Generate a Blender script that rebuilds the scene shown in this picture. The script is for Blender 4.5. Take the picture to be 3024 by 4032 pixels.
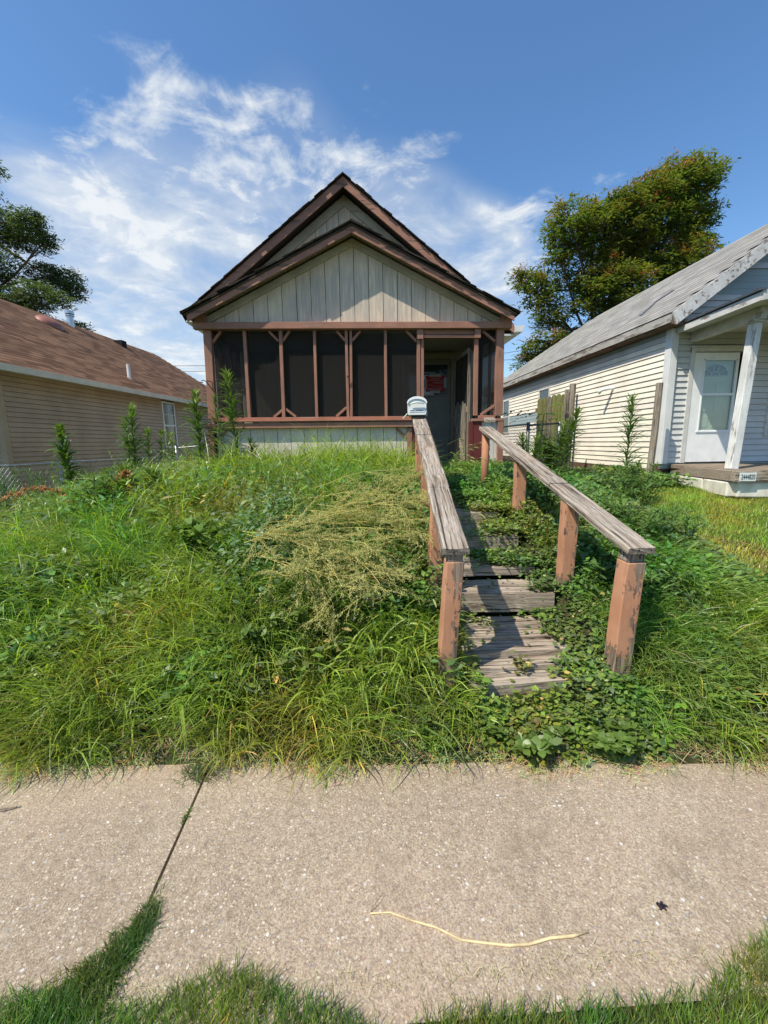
import bpy, math, random
import numpy as np
from mathutils import Vector, Matrix

for o in list(bpy.data.objects):
    bpy.data.objects.remove(o)
SC = bpy.context.scene
COL = SC.collection
R = math.radians
rnd = random.Random(7)
rng = np.random.default_rng(11)

# ------------------------------------------------------------------ camera
PITCH, ROLL, YAW = R(9.54), R(0.9), R(2.6)
f_ = Vector((math.sin(YAW) * math.cos(PITCH), math.cos(YAW) * math.cos(PITCH), -math.sin(PITCH)))
r_ = Vector((math.cos(YAW), -math.sin(YAW), 0))
u_ = r_.cross(f_)
r2 = r_ * math.cos(ROLL) - u_ * math.sin(ROLL)
u2 = u_ * math.cos(ROLL) + r_ * math.sin(ROLL)
cam_d = bpy.data.cameras.new("camera")
cam = bpy.data.objects.new("camera", cam_d)
COL.objects.link(cam)
m = Matrix(((r2.x, u2.x, -f_.x, 0), (r2.y, u2.y, -f_.y, 0), (r2.z, u2.z, -f_.z, 1.5), (0, 0, 0, 1)))
cam.matrix_world = m
cam_d.sensor_fit = 'VERTICAL'
cam_d.sensor_height = 24
cam_d.lens = 24 * 1631 / 4032
cam_d.clip_start = 0.05
cam_d.clip_end = 3000
SC.camera = cam

# ------------------------------------------------------------------ light
SUN_TO = Vector((-0.61, -0.39, 1.0)).normalized()
sun_d = bpy.data.lights.new("sun", 'SUN')
sun_d.energy = 4.6
sun_d.angle = R(0.53)
sun_d.color = (1.0, 0.93, 0.80)
sun = bpy.data.objects.new("sun", sun_d)
COL.objects.link(sun)
sun.rotation_mode = 'QUATERNION'
sun.rotation_quaternion = (-SUN_TO).to_track_quat('-Z', 'Y')
sun.location = (0, 0, 30)

SC.view_settings.view_transform = 'Standard'
SC.view_settings.look = 'None'
SC.view_settings.exposure = 0.36
SC.view_settings.gamma = 1.0
SC.view_settings.use_curve_mapping = False


class NT:
    """small node-tree writer"""
    def __init__(s, nt):
        s.nt = nt
        s.n = nt.nodes
        s.n.clear()

    def add(s, kind, **kw):
        nd = s.n.new(kind)
        for k, v in kw.items():
            setattr(nd, k, v)
        return nd

    def put(s, sock, v):
        if v is None:
            return
        if isinstance(v, bpy.types.NodeSocket):
            s.nt.links.new(v, sock)
        elif isinstance(v, (tuple, list)) and len(v) == 3 and sock.type == 'RGBA':
            sock.default_value = (*v, 1)
        else:
            sock.default_value = v

    def math(s, op, a, b=None, c=None, clamp=False):
        nd = s.add('ShaderNodeMath', operation=op, use_clamp=clamp)
        s.put(nd.inputs[0], a); s.put(nd.inputs[1], b); s.put(nd.inputs[2], c)
        return nd.outputs[0]

    def vmath(s, op, a, b=None, out=0):
        nd = s.add('ShaderNodeVectorMath', operation=op)
        s.put(nd.inputs[0], a); s.put(nd.inputs[1], b)
        return nd.outputs[out]

    def scalev(s, v, sc):
        nd = s.add('ShaderNodeMapping')
        s.put(nd.inputs[0], v)
        nd.inputs['Scale'].default_value = sc
        return nd.outputs[0]

    def noise(s, vec, scale, detail=4, rough=0.55, dist=0.0, out=0):
        nd = s.add('ShaderNodeTexNoise')
        s.put(nd.inputs['Vector'], vec)
        nd.inputs['Scale'].default_value = scale
        nd.inputs['Detail'].default_value = detail
        nd.inputs['Roughness'].default_value = rough
        nd.inputs['Distortion'].default_value = dist
        return nd.outputs[out]

    def voro(s, vec, scale, feat='F1', out='Distance', rand=1.0):
        nd = s.add('ShaderNodeTexVoronoi', feature=feat)
        s.put(nd.inputs['Vector'], vec)
        nd.inputs['Scale'].default_value = scale
        nd.inputs['Randomness'].default_value = rand
        return nd.outputs[out]

    def step(s, v, a, b, o0=0.0, o1=1.0):
        nd = s.add('ShaderNodeMapRange', interpolation_type='SMOOTHSTEP')
        s.put(nd.inputs[0], v)
        nd.inputs[1].default_value = a; nd.inputs[2].default_value = b
        nd.inputs[3].default_value = o0; nd.inputs[4].default_value = o1
        return nd.outputs[0]

    def mix(s, f, a, b, mode='MIX'):
        nd = s.add('ShaderNodeMix', data_type='RGBA', blend_type=mode)
        s.put(nd.inputs[0], f); s.put(nd.inputs[6], a); s.put(nd.inputs[7], b)
        return nd.outputs[2]

    def ramp(s, v, stops):
        nd = s.add('ShaderNodeValToRGB')
        s.put(nd.inputs[0], v)
        el = nd.color_ramp.elements
        el[0].position, el[0].color = stops[0][0], (*stops[0][1], 1)
        el[1].position, el[1].color = stops[-1][0], (*stops[-1][1], 1)
        for p, c in stops[1:-1]:
            e = el.new(p); e.color = (*c, 1)
        return nd.outputs[0]

    def sep(s, v):
        nd = s.add('ShaderNodeSeparateXYZ'); s.put(nd.inputs[0], v)
        return nd.outputs

    def comb(s, x, y, z):
        nd = s.add('ShaderNodeCombineXYZ')
        s.put(nd.inputs[0], x); s.put(nd.inputs[1], y); s.put(nd.inputs[2], z)
        return nd.outputs[0]

    def bump(s, h, strength=0.5, dist=0.01):
        nd = s.add('ShaderNodeBump')
        nd.inputs['Strength'].default_value = strength
        nd.inputs['Distance'].default_value = dist
        s.put(nd.inputs['Height'], h)
        return nd.outputs[0]


# ------------------------------------------------------------------ sky
world = bpy.data.worlds.new("World")
SC.world = world
world.use_nodes = True
W = NT(world.node_tree)
sky = W.add('ShaderNodeTexSky', sky_type='NISHITA', sun_disc=False, sun_elevation=R(54.1),
            sun_rotation=math.atan2(SUN_TO.x, SUN_TO.y) % (2 * math.pi), altitude=100.0,
            air_density=1.15, dust_density=0.6, ozone_density=2.2)
tc = W.add('ShaderNodeTexCoord')
dvec = W.vmath('NORMALIZE', tc.outputs['Generated'])
sx, sy, sz = W.sep(dvec)
zz = W.math('ADD', W.math('MAXIMUM', sz, 0.0), 0.16)
plan = W.comb(W.math('DIVIDE', sx, zz), W.math('DIVIDE', sy, zz), 0.0)
# cloud banks: direction, tightness, weight
BANKS = [((-.315, .829, .463), 420, .95), ((-.275, .85, .445), 300, .85), ((-.23, .87, .43), 260, .8), ((-.147, .872, .468), 220, .7),
         ((-.09, .86, .50), 260, .62), ((-.3, .882, .375), 120, .75), ((-.37, .86, .36), 150, .55),
         ((-.182, .901, .393), 130, .85), ((-.397, .871, .29), 80, .95), ((-.494, .831, .255), 90, .7), ((-.45, .85, .33), 120, .5),
         ((.044, .861, .506), 300, .5), ((.143, .889, .435), 260, .9), ((.268, .882, .388), 320, .62), ((.21, .90, .36), 220, .7),
         ((.09, .90, .42), 200, .6), ((-.374, .711, .595), 1500, .16), ((-.352, .733, .585), 1500, .2), ((-.328, .752, .572), 1300, .24),
         ((-.30, .772, .56), 1100, .28), ((-.275, .79, .55), 1000, .32), ((-.254, .801, .542), 900, .36), ((-.215, .82, .53), 500, .46), ((-.18, .84, .51), 400, .5),
         ((-.169, .749, .641), 600, .14), ((-.135, .78, .615), 600, .16), ((-.10, .80, .59), 500, .24), ((-.084, .825, .55), 400, .34),
         ((-.519, .736, .435), 500, .42), ((-.35, .919, .184), 40, .6), ((.342, .891, .298), 120, .4),
         ((.30, .93, .2), 60, .35), ((-.75, .5, .3), 12, .4), ((.3, -.8, .45), 6, .5), ((-.6, -.6, .5), 8, .4),
         ((.9, .1, .35), 12, .3)]
cov = None
for c, k, w in BANKS:
    c = Vector(c).normalized()
    dt = W.vmath('DOT_PRODUCT', dvec, tuple(c), out='Value')
    e = W.math('MULTIPLY', W.math('EXPONENT', W.math('MULTIPLY', W.math('SUBTRACT', dt, 1.0), float(k))), w)
    cov = e if cov is None else W.math('ADD', cov, e)
cov = W.math('MINIMUM', cov, 1.05)
n1 = W.noise(plan, 2.3, 9, 0.60, 0.35)
n2 = W.noise(W.scalev(plan, (1.0, 1.0, 1.0)), 7.5, 8, 0.62, 0.6)
n3 = W.noise(plan, 0.8, 3, 0.5)
nn = W.math('ADD', W.math('MULTIPLY', W.math('SUBTRACT', n1, 0.5), 2.1), W.math('MULTIPLY', W.math('SUBTRACT', n2, 0.5), 1.1))
nn = W.math('ADD', nn, 0.50)
den = W.math('ADD', W.math('MULTIPLY', cov, 0.50), nn)
dens = W.step(den, 0.80, 1.32)
dens = W.math('MULTIPLY', dens, W.step(n3, 0.2, 0.5, 0.75, 1.0))
veil = W.math('MULTIPLY', W.step(cov, 0.42, 1.2), W.step(n1, 0.28, 0.60, 0.2, 0.88))
veil = W.math('MULTIPLY', veil, W.step(sz, 0.38, 0.56, 1.0, 0.2))
dens = W.math('MAXIMUM', W.math('MULTIPLY', dens, 0.9), veil)
body = W.step(den, 0.85, 1.35)
shade = W.noise(plan, 3.1, 5, 0.55)
ccol = W.mix(body, (3.6, 4.0, 4.4), (5.0, 5.15, 5.2))
ccol = W.mix(W.step(shade, 0.48, 0.68, 0.0, 0.55), ccol, (3.3, 3.8, 4.4))
skyc = W.mix(1.0, sky.outputs[0], W.mix(W.step(sz, 0.0, 0.45), (0.80, 0.86, 0.95), (0.58, 0.79, 0.96)), 'MULTIPLY')
full = W.mix(dens, skyc, ccol)
bg = W.add('ShaderNodeBackground')
W.put(bg.inputs[0], full)
bg.inputs[1].default_value = 0.145
wo = W.add('ShaderNodeOutputWorld')
world.node_tree.links.new(bg.outputs[0], wo.inputs[0])


# ------------------------------------------------------------------ materials
def new_mat(name):
    mt = bpy.data.materials.new(name)
    mt.use_nodes = True
    return mt, NT(mt.node_tree)


def finish(N, color, rough=0.8, normal=None, spec=0.3, metal=0.0):
    b = N.add('ShaderNodeBsdfPrincipled')
    N.put(b.inputs['Base Color'], color)
    N.put(b.inputs['Roughness'], rough)
    N.put(b.inputs['Normal'], normal)
    b.inputs['Specular IOR Level'].default_value = spec
    b.inputs['Metallic'].default_value = metal
    o = N.add('ShaderNodeOutputMaterial')
    N.nt.links.new(b.outputs[0], o.inputs[0])
    return b


def objco(N):
    return N.add('ShaderNodeTexCoord').outputs['Object']


def orand(N):
    return N.add('ShaderNodeObjectInfo').outputs['Random']


def m_plain(name, c, rough=0.7, var=0.15, scale=8, spec=0.3, metal=0.0, bump=0.1, dirt=None, dirt_amt=0.4):
    mt, N = new_mat(name)
    co = objco(N)
    n = N.noise(co, scale, 6, 0.6)
    col = N.mix(N.step(n, 0.3, 0.7), tuple(x * (1 - var) for x in c), tuple(min(1, x * (1 + var)) for x in c))
    col = N.mix(N.math('MULTIPLY', N.math('SUBTRACT', orand(N), 0.5), 0.16), col, (0, 0, 0)) if False else col
    if dirt:
        n2 = N.noise(co, scale * 0.45, 8, 0.68)
        col = N.mix(N.step(n2, 0.52, 0.7, 0, dirt_amt), col, dirt)
    fine = N.noise(co, scale * 12, 3, 0.6)
    finish(N, col, rough, N.bump(fine, bump, 0.004), spec, metal)
    return mt


def m_weathered(name, along, light=(0.42, 0.36, 0.29), dark=(0.10, 0.075, 0.055), moss=0.0, warm=0.25, shear=None):
    """grey silvered timber, grain running along an axis"""
    mt, N = new_mat(name)
    co = objco(N)
    if shear:   # planks that climb along y: keep the grain parallel to the plank
        qx, qy, qz = N.sep(co)
        co = N.comb(N.math('SUBTRACT', qx, N.math('MULTIPLY', qy, shear[0])), qy, N.math('SUBTRACT', qz, N.math('MULTIPLY', qy, shear[1])))
    hi, lo = 60.0, 1.9
    sc = [hi, hi, hi]; sc['xyz'.index(along)] = lo
    v = N.scalev(co, tuple(sc))
    warp = N.noise(co, 5, 2, 0.5, out=1)
    v = N.vmath('ADD', v, N.vmath('MULTIPLY', warp, tuple(0.25 if q == lo else 1.6 for q in sc)))
    g = N.noise(v, 1.0, 7, 0.68)
    g2 = N.noise(v, 2.7, 4, 0.6)
    t = N.math('ADD', N.math('MULTIPLY', g, 0.65), N.math('MULTIPLY', g2, 0.35))
    col = N.ramp(t, [(0.38, dark), (0.48, tuple(0.5 * (a + b) for a, b in zip(light, dark))), (0.56, light),
                     (0.72, tuple(min(1, a * 1.25) for a in light))])
    big = N.noise(co, 3.0, 5, 0.6)
    col = N.mix(N.step(big, 0.42, 0.66, 0, warm), col, (0.24, 0.15, 0.085))
    cr = N.noise(N.scalev(co, tuple(x * 1.0 if x == hi else 1.3 for x in sc)), 1.0, 3, 0.55)
    crack = N.step(cr, 0.60, 0.64)
    col = N.mix(N.math('MULTIPLY', crack, 0.85), col, (0.03, 0.022, 0.017))
    if moss:
        mo = N.noise(co, 13, 5, 0.65)
        col = N.mix(N.step(mo, 0.55, 0.68, 0, moss), col, (0.13, 0.14, 0.05))
    h = N.math('SUBTRACT', t, crack)
    finish(N, col, 0.85, N.bump(h, 0.8, 0.006), 0.2)
    return mt


def m_painted(name, c, along='z', wear=0.5, wearcol=(0.22, 0.17, 0.13), dark=None):
    """old flaking paint over wood"""
    mt, N = new_mat(name)
    co = objco(N)
    sc = [22, 22, 22]; sc['xyz'.index(along)] = 3.0
    v = N.scalev(co, tuple(sc))
    n = N.noise(co, 2.5, 5, 0.6)
    col = N.mix(N.step(n, 0.3, 0.7), tuple(x * 0.82 for x in c), tuple(x * 1.14 for x in c))
    g = N.noise(v, 1.6, 5, 0.62)
    col = N.mix(N.step(g, 0.35, 0.62, 0.28, 0.0), col, tuple(x * 0.5 for x in c))
    p = N.noise(v, 0.6, 8, 0.72)
    pm = N.step(p, 0.66 - 0.13 * wear, 0.69 - 0.13 * wear)
    wc = N.mix(g, tuple(x * 0.55 for x in wearcol), wearcol)
    col = N.mix(pm, col, wc)
    rv = orand(N)
    col = N.mix(N.math('MULTIPLY', rv, 0.22), col, dark or tuple(x * 0.55 for x in c))
    h = N.math('SUBTRACT', N.math('MULTIPLY', g, 0.4), pm)
    finish(N, col, 0.7, N.bump(h, 0.45, 0.004), 0.3)
    return mt


def m_post(name):
    """terracotta painted square post, paint gone near the ground and on the arrises"""
    mt, N = new_mat(name)
    co = objco(N)
    x, y, z = N.sep(co)
    n = N.noise(co, 3, 4, 0.6)
    base = N.mix(N.step(n, 0.3, 0.7), (0.40, 0.19, 0.105), (0.52, 0.27, 0.16))
    g = N.noise(N.scalev(co, (60, 60, 3)), 1.0, 5, 0.65)
    base = N.mix(N.step(g, 0.3, 0.5, 0.3, 0.0), base, (0.25, 0.11, 0.06))
    p = N.noise(N.scalev(co, (9, 9, 5)), 1.6, 8, 0.75)
    low = N.step(z, 0.14, 0.36, 0.24, 0.0)
    ax = N.math('MINIMUM', N.math('ABSOLUTE', x), N.math('ABSOLUTE', y))
    low = N.math('ADD', low, N.step(ax, 0.024, 0.043, 0.0, 0.10))
    pm = N.step(N.math('ADD', p, low), 0.605, 0.62)
    wood = N.ramp(g, [(0.35, (0.05, 0.035, 0.028)), (0.55, (0.24, 0.17, 0.12)), (0.7, (0.36, 0.29, 0.22))])
    col = N.mix(pm, base, wood)
    h = N.math('SUBTRACT', N.math('MULTIPLY', g, 0.3), pm)
    finish(N, col, 0.75, N.bump(h, 0.6, 0.005), 0.25)
    return mt


def m_siding(name, c, grey=(0.30, 0.30, 0.29), patch=0.6):
    """vertical embossed panel, cream paint with a grey weathered patch"""
    mt, N = new_mat(name)
    co = objco(N)
    n = N.noise(N.scalev(co, (9, 9, 2.2)), 1.0, 7, 0.68)
    big = N.noise(N.scalev(co, (1.0, 1, 0.8)), 1.1, 3, 0.5)
    col = N.mix(N.step(n, 0.35, 0.65), tuple(x * 0.88 for x in c), tuple(min(1, x * 1.08) for x in c))
    st = N.noise(N.scalev(co, (26, 26, 1.6)), 1.0, 6, 0.7)
    mask = N.math('MULTIPLY', N.step(big, 0.36, 0.56), N.step(st, 0.34, 0.56))
    col = N.mix(N.math('MULTIPLY', mask, patch), col, grey)
    col = N.mix(N.math('MULTIPLY', orand(N), 0.14), col, (0.25, 0.21, 0.15))
    em = N.noise(N.scalev(co, (60, 60, 9)), 1.0, 4, 0.6, 1.5)
    finish(N, col, 0.8, N.bump(em, 0.45, 0.004), 0.2)
    return mt


def m_clap(name, c, c2=None, var=0.10):
    mt, N = new_mat(name)
    co = objco(N)
    n = N.noise(co, 1.8, 5, 0.6)
    col = N.mix(N.step(n, 0.3, 0.7), tuple(x * (1 - var) for x in c), tuple(min(.95, x * (1 + var)) for x in c))
    col = N.mix(N.step(orand(N), 0.45, 1.0, 0, 0.5 if c2 else 0.12), col, c2 or tuple(x * 0.7 for x in c))
    d = N.noise(N.scalev(co, (5, 1.5, 5)), 1.3, 7, 0.7)
    col = N.mix(N.step(d, 0.55, 0.75, 0, 0.35), col, tuple(x * 0.62 for x in c))
    fine = N.noise(N.scalev(co, (90, 8, 90)), 1.0, 3, 0.6)
    finish(N, col, 0.55, N.bump(fine, 0.15, 0.002), 0.35)
    return mt


def m_shingle(name, a, b, stain=(0.05, 0.045, 0.04), lichen=None):
    mt, N = new_mat(name)
    co = objco(N)
    # colour varies tab by tab (each tab carries its own value)
    at = N.add('ShaderNodeAttribute', attribute_name='tone').outputs['Fac']
    col = N.mix(at, a, b)
    g = N.voro(co, 260, out='Color')
    gg = N.sep(g)[0]
    col = N.mix(N.math('MULTIPLY', gg, 0.45), col, tuple(x * 0.45 for x in a))
    n = N.noise(N.scalev(co, (0.5, 0.35, 0.5)), 1.7, 6, 0.65)
    col = N.mix(N.step(n, 0.52, 0.72, 0, 0.6), col, stain)
    if lichen:
        l = N.noise(co, 2.2, 7, 0.7)
        col = N.mix(N.step(l, 0.46, 0.62, 0, 0.6), col, lichen)
    finish(N, col, 0.95, N.bump(gg, 0.4, 0.003), 0.1)
    return mt


def m_leaf(name, c, trans=0.35, rough=0.5, spec=0.35, scale=9, yel=(0.22, 0.2, 0.05), yamt=0.2):
    """leaf surface; each blade's own tint comes with the mesh"""
    mt, N = new_mat(name)
    at = N.add('ShaderNodeAttribute', attribute_name='tint').outputs['Color']
    col = N.mix(1.0, at, c, 'MULTIPLY')
    co = N.add('ShaderNodeNewGeometry').outputs['Position']
    n = N.noise(co, scale, 3, 0.6)
    col = N.mix(N.step(n, 0.55, 0.75, 0, yamt), col, yel)
    b = N.add('ShaderNodeBsdfPrincipled')
    N.put(b.inputs['Base Color'], col)
    b.inputs['Roughness'].default_value = rough
    b.inputs['Specular IOR Level'].default_value = spec
    t = N.add('ShaderNodeBsdfTranslucent')
    N.put(t.inputs[0], N.mix(1.0, col, (1.25, 1.35, 0.5), 'MULTIPLY'))
    mx = N.add('ShaderNodeMixShader')
    mx.inputs[0].default_value = trans
    N.nt.links.new(b.outputs[0], mx.inputs[1]); N.nt.links.new(t.outputs[0], mx.inputs[2])
    o = N.add('ShaderNodeOutputMaterial')
    N.nt.links.new(mx.outputs[0], o.inputs[0])
    return mt


M = {}
M['brown'] = m_painted('brown_paint', (0.34, 0.165, 0.11), 'z', 0.35)
M['brownx'] = m_painted('brown_paint_horizontal', (0.34, 0.165, 0.11), 'x', 0.5, (0.36, 0.24, 0.18))
M['ledge'] = m_painted('orange_brown_sill', (0.40, 0.17, 0.105), 'x', 0.6, (0.45, 0.28, 0.2))
M['maroon'] = m_painted('maroon_paint', (0.13, 0.026, 0.022), 'z', 0.1)
M['fascia'] = m_painted('fascia_paint', (0.36, 0.175, 0.115), 'x', 0.75, (0.17, 0.11, 0.08))
M['post'] = m_post('terracotta_post_paint')
M['orangepole'] = m_painted('orange_round_pole', (0.42, 0.19, 0.10), 'z', 0.15)
M['rail'] = m_weathered('weathered_rail_wood', 'y', shear=(.0585, .319))
M['rail2'] = m_weathered('weathered_right_rail_wood', 'y', shear=(.0, .252))
M['tread'] = m_weathered('weathered_tread_wood', 'x', (0.46, 0.385, 0.30), (0.10, 0.075, 0.055), 0.15)
M['greyz'] = m_weathered('weathered_upright_wood', 'z', (0.34, 0.29, 0.23), (0.09, 0.07, 0.05), 0.15)
M['mossz'] = m_weathered('mossy_upright_wood', 'z', (0.30, 0.30, 0.11), (0.09, 0.09, 0.03), 0.5)
M['deckw'] = m_weathered('deck_wood', 'x', (0.36, 0.30, 0.23), (0.12, 0.08, 0.05), 0.0)
M['cream'] = m_siding('cream_panel_paint', (0.72, 0.575, 0.41), (0.42, 0.37, 0.32), .8)
M['creamlow'] = m_siding('pale_grey_panel_paint', (0.68, 0.61, 0.52), (0.48, 0.46, 0.43), 0.5)
M['creamtrim'] = m_painted('cream_trim_paint', (0.44, 0.385, 0.28), 'x', 0.2, (0.3, 0.27, 0.2))
M['dark'] = m_plain('dark_gap', (0.02, 0.018, 0.016), 0.9)
M['lhclap'] = m_clap('tan_vinyl_siding', (0.43, 0.32, 0.205))
M['lhfront'] = m_clap('tan_vinyl_front', (0.42, 0.315, 0.20))
M['rhclap'] = m_clap('cream_vinyl_siding', (0.82, 0.76, 0.62), (0.70, 0.60, 0.54))
M['rhfront'] = m_clap('pale_grey_vinyl_siding', (0.55, 0.55, 0.53))
M['rhblue'] = m_clap('old_blue_clapboard', (0.30, 0.37, 0.37))
M['rhwhite'] = m_plain('white_trim_paint', (0.58, 0.57, 0.53), 0.55, 0.1, 5, dirt=(0.33, 0.29, 0.24), dirt_amt=0.5)
M['rhpeel'] = m_painted('peeling_white_paint', (0.60, 0.585, 0.55), 'y', 0.75, (0.22, 0.16, 0.12), (0.55, 0.53, 0.5))
M['eavepeel'] = m_painted('badly_peeled_paint', (0.42, 0.40, 0.36), 'y', 1.0, (0.20, 0.16, 0.12), (0.3, 0.27, 0.24))
M['rhpeelz'] = m_painted('peeling_white_post_paint', (0.68, 0.67, 0.63), 'z', 0.6, (0.36, 0.32, 0.28), (0.6, 0.6, 0.58))
M['white'] = m_plain('white_metal', (0.78, 0.80, 0.80), 0.35, 0.05, 6, 0.5)
M['doorwhite'] = m_plain('white_door', (0.80, 0.80, 0.77), 0.5, 0.06, 4, dirt=(0.5, 0.47, 0.42), dirt_amt=0.3)
M['gutter'] = m_plain('white_gutter', (0.72, 0.71, 0.67), 0.4, 0.08, 3, dirt=(0.4, 0.36, 0.3), dirt_amt=0.4)
M['roofred'] = m_shingle('red_brown_shingle', (0.125, 0.066, 0.04), (0.30, 0.172, 0.105), (0.06, 0.045, 0.035))
M['roofgrey'] = m_shingle('grey_shingle', (0.25, 0.24, 0.22), (0.40, 0.38, 0.35), (0.17, 0.165, 0.16), (0.30, 0.29, 0.22))
M['roofdark'] = m_shingle('dark_shingle', (0.03, 0.027, 0.024), (0.085, 0.07, 0.055))
M['tar'] = m_plain('grey_roof_patch', (0.13, 0.14, 0.16), 0.8, 0.3, 6)
M['found'] = m_plain('brown_skirting_panel', (0.13, 0.075, 0.05), 0.9, 0.3, 3, dirt=(0.25, 0.2, 0.15))
M['brickd'] = m_plain('dark_brick', (0.14, 0.075, 0.055), 0.9, 0.35, 9)
M['block'] = m_plain('whitewashed_stone', (0.66, 0.62, 0.52), 0.9, 0.15, 7, bump=0.8, dirt=(0.3, 0.26, 0.2), dirt_amt=0.5)
M['galv'] = m_plain('galvanised_steel', (0.42, 0.43, 0.44), 0.45, 0.2, 12, 0.5, 0.6)
M['darksteel'] = m_plain('dark_steel', (0.09, 0.10, 0.11), 0.5, 0.3, 12, 0.5, 0.4)
M['black'] = m_plain('black_iron', (0.012, 0.012, 0.012), 0.5, 0.2, 12, 0.5, 0.3)
M['tape'] = m_plain('grey_tape', (0.42, 0.43, 0.41), 0.5, 0.05)
M['redpaper'] = m_plain('red_notice_paper', (0.42, 0.012, 0.02), 0.6, 0.06)
M['mail'] = m_plain('mailbox_plastic', (0.68, 0.71, 0.68), 0.45, 0.05, 10, 0.4, dirt=(0.40, 0.42, 0.36), dirt_amt=0.4)
M['plate'] = m_plain('plate_paint', (0.68, 0.71, 0.67), 0.5, 0.06, 30, dirt=(0.45, 0.4, 0.3))
M['ink'] = m_plain('dark_ink', (0.02, 0.035, 0.04), 0.6, 0.1)
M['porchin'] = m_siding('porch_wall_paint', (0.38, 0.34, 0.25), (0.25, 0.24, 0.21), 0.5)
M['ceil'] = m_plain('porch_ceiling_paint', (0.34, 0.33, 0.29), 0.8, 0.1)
M['cable'] = m_plain('cable', (0.05, 0.05, 0.05), 0.8)
M['polewood'] = m_weathered('utility_pole_wood', 'z', (0.24, 0.18, 0.13), (0.08, 0.06, 0.04))
M['bark'] = m_weathered('bark', 'z', (0.13, 0.10, 0.075), (0.03, 0.023, 0.018), 0.2)
M['stalk'] = m_plain('green_stem', (0.10, 0.13, 0.04), 0.7, 0.2)
M['vent'] = m_plain('faded_red_vent', (0.30, 0.125, 0.09), 0.5, 0.1)
M['steelpipe'] = m_plain('shiny_flue', (0.5, 0.5, 0.5), 0.3, 0.1, 5, 0.5, 0.9)

mt, N = new_mat('insect_screen')
d = N.add('ShaderNodeBsdfDiffuse'); d.inputs[0].default_value = (0.03, 0.028, 0.026, 1)
t = N.add('ShaderNodeBsdfTransparent')
mx = N.add('ShaderNodeMixShader'); mx.inputs[0].default_value = 0.55
N.nt.links.new(t.outputs[0], mx.inputs[1]); N.nt.links.new(d.outputs[0], mx.inputs[2])
o = N.add('ShaderNodeOutputMaterial'); N.nt.links.new(mx.outputs[0], o.inputs[0])
M['screen'] = mt

mt, N = new_mat('window_glass')
gl = N.add('ShaderNodeBsdfGlossy'); gl.inputs['Roughness'].default_value = 0.03
tr_ = N.add('ShaderNodeBsdfTransparent'); tr_.inputs[0].default_value = (0.80, 0.86, 0.84, 1)
mx = N.add('ShaderNodeMixShader'); mx.inputs[0].default_value = 0.10
N.nt.links.new(tr_.outputs[0], mx.inputs[1]); N.nt.links.new(gl.outputs[0], mx.inputs[2])
o = N.add('ShaderNodeOutputMaterial'); N.nt.links.new(mx.outputs[0], o.inputs[0])
M['glass'] = mt
mt, N = new_mat('dark_window_glass')
finish(N, (0.035, 0.05, 0.05), 0.05, None, 0.8)
M['darkglass'] = mt

mt, N = new_mat('exposed_aggregate_concrete')
co = objco(N)
big = N.noise(co, 1.4, 5, 0.55)
base = N.mix(N.step(big, 0.35, 0.65), (0.38, 0.302, 0.21), (0.48, 0.388, 0.27))
fine = N.noise(co, 130, 3, 0.7)
base = N.mix(N.step(fine, 0.34, 0.62, 0.62, 0.0), base, (0.135, 0.10, 0.078))
wv = N.vmath('ADD', co, N.vmath('MULTIPLY', N.noise(co, 30, 2, 0.5, out=1), (0.012, 0.012, 0.012)))
for sc_, lo, hi, th, cols in ((230, .34, .42, .30, ((0.60, 0.50, 0.36), (0.20, 0.125, 0.09), (0.46, 0.35, 0.25), (0.11, 0.085, 0.08))),
                              (125, .30, .38, .50, ((0.64, 0.55, 0.42), (0.40, 0.25, 0.17), (0.24, 0.21, 0.20), (0.55, 0.47, 0.35))),
                              (75, .26, .33, .66, ((0.68, 0.61, 0.49), (0.52, 0.40, 0.30), (0.36, 0.31, 0.29), (0.62, 0.55, 0.44))),
                              (46, .20, .26, .78, ((0.70, 0.66, 0.58), (0.36, 0.24, 0.18), (0.24, 0.22, 0.22), (0.74, 0.70, 0.64)))):
    vd = N.add('ShaderNodeTexVoronoi', feature='F1'); N.put(vd.inputs['Vector'], wv); vd.inputs['Scale'].default_value = sc_
    cx, cy, cz = N.sep(vd.outputs['Color'])
    peb = N.ramp(cx, [(0.0, cols[0]), (0.33, cols[1]), (0.66, cols[2]), (1.0, cols[3])])
    on = N.math('GREATER_THAN', cy, th)
    rim = N.step(vd.outputs['Distance'], lo, hi, 1.0, 0.0)
    base = N.mix(N.math('MULTIPLY', on, rim), base, peb)
mot = N.noise(co, 34, 4, 0.65)
base = N.mix(N.step(mot, 0.30, 0.48, 0.42, 0.0), base, (0.15, 0.11, 0.08))
base = N.mix(N.step(mot, 0.52, 0.70, 0.0, 0.35), base, (0.58, 0.49, 0.37))
st = N.noise(co, 2.6, 7, 0.7)
base = N.mix(N.step(st, 0.50, 0.70, 0, 0.45), base, (0.19, 0.145, 0.10))
st2 = N.noise(co, .9, 4, 0.6)
base = N.mix(N.step(st2, 0.5, 0.68, 0, 0.16), base, (0.44, 0.27, 0.20))
spot = N.voro(co, 4.5); spr = N.voro(co, 4.5, out='Color')
base = N.mix(N.math('MULTIPLY', N.step(spot, 0.05, 0.09, 0.45, 0.0), N.math('GREATER_THAN', N.sep(spr)[0], 0.7)), base, (0.14, 0.10, 0.07))
finish(N, base, 0.9, N.bump(N.math('ADD', fine, N.math('MULTIPLY', N.noise(co, 60, 3, 0.6), 0.8)), 0.85, 0.005), 0.2)
M['walk'] = mt

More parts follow.
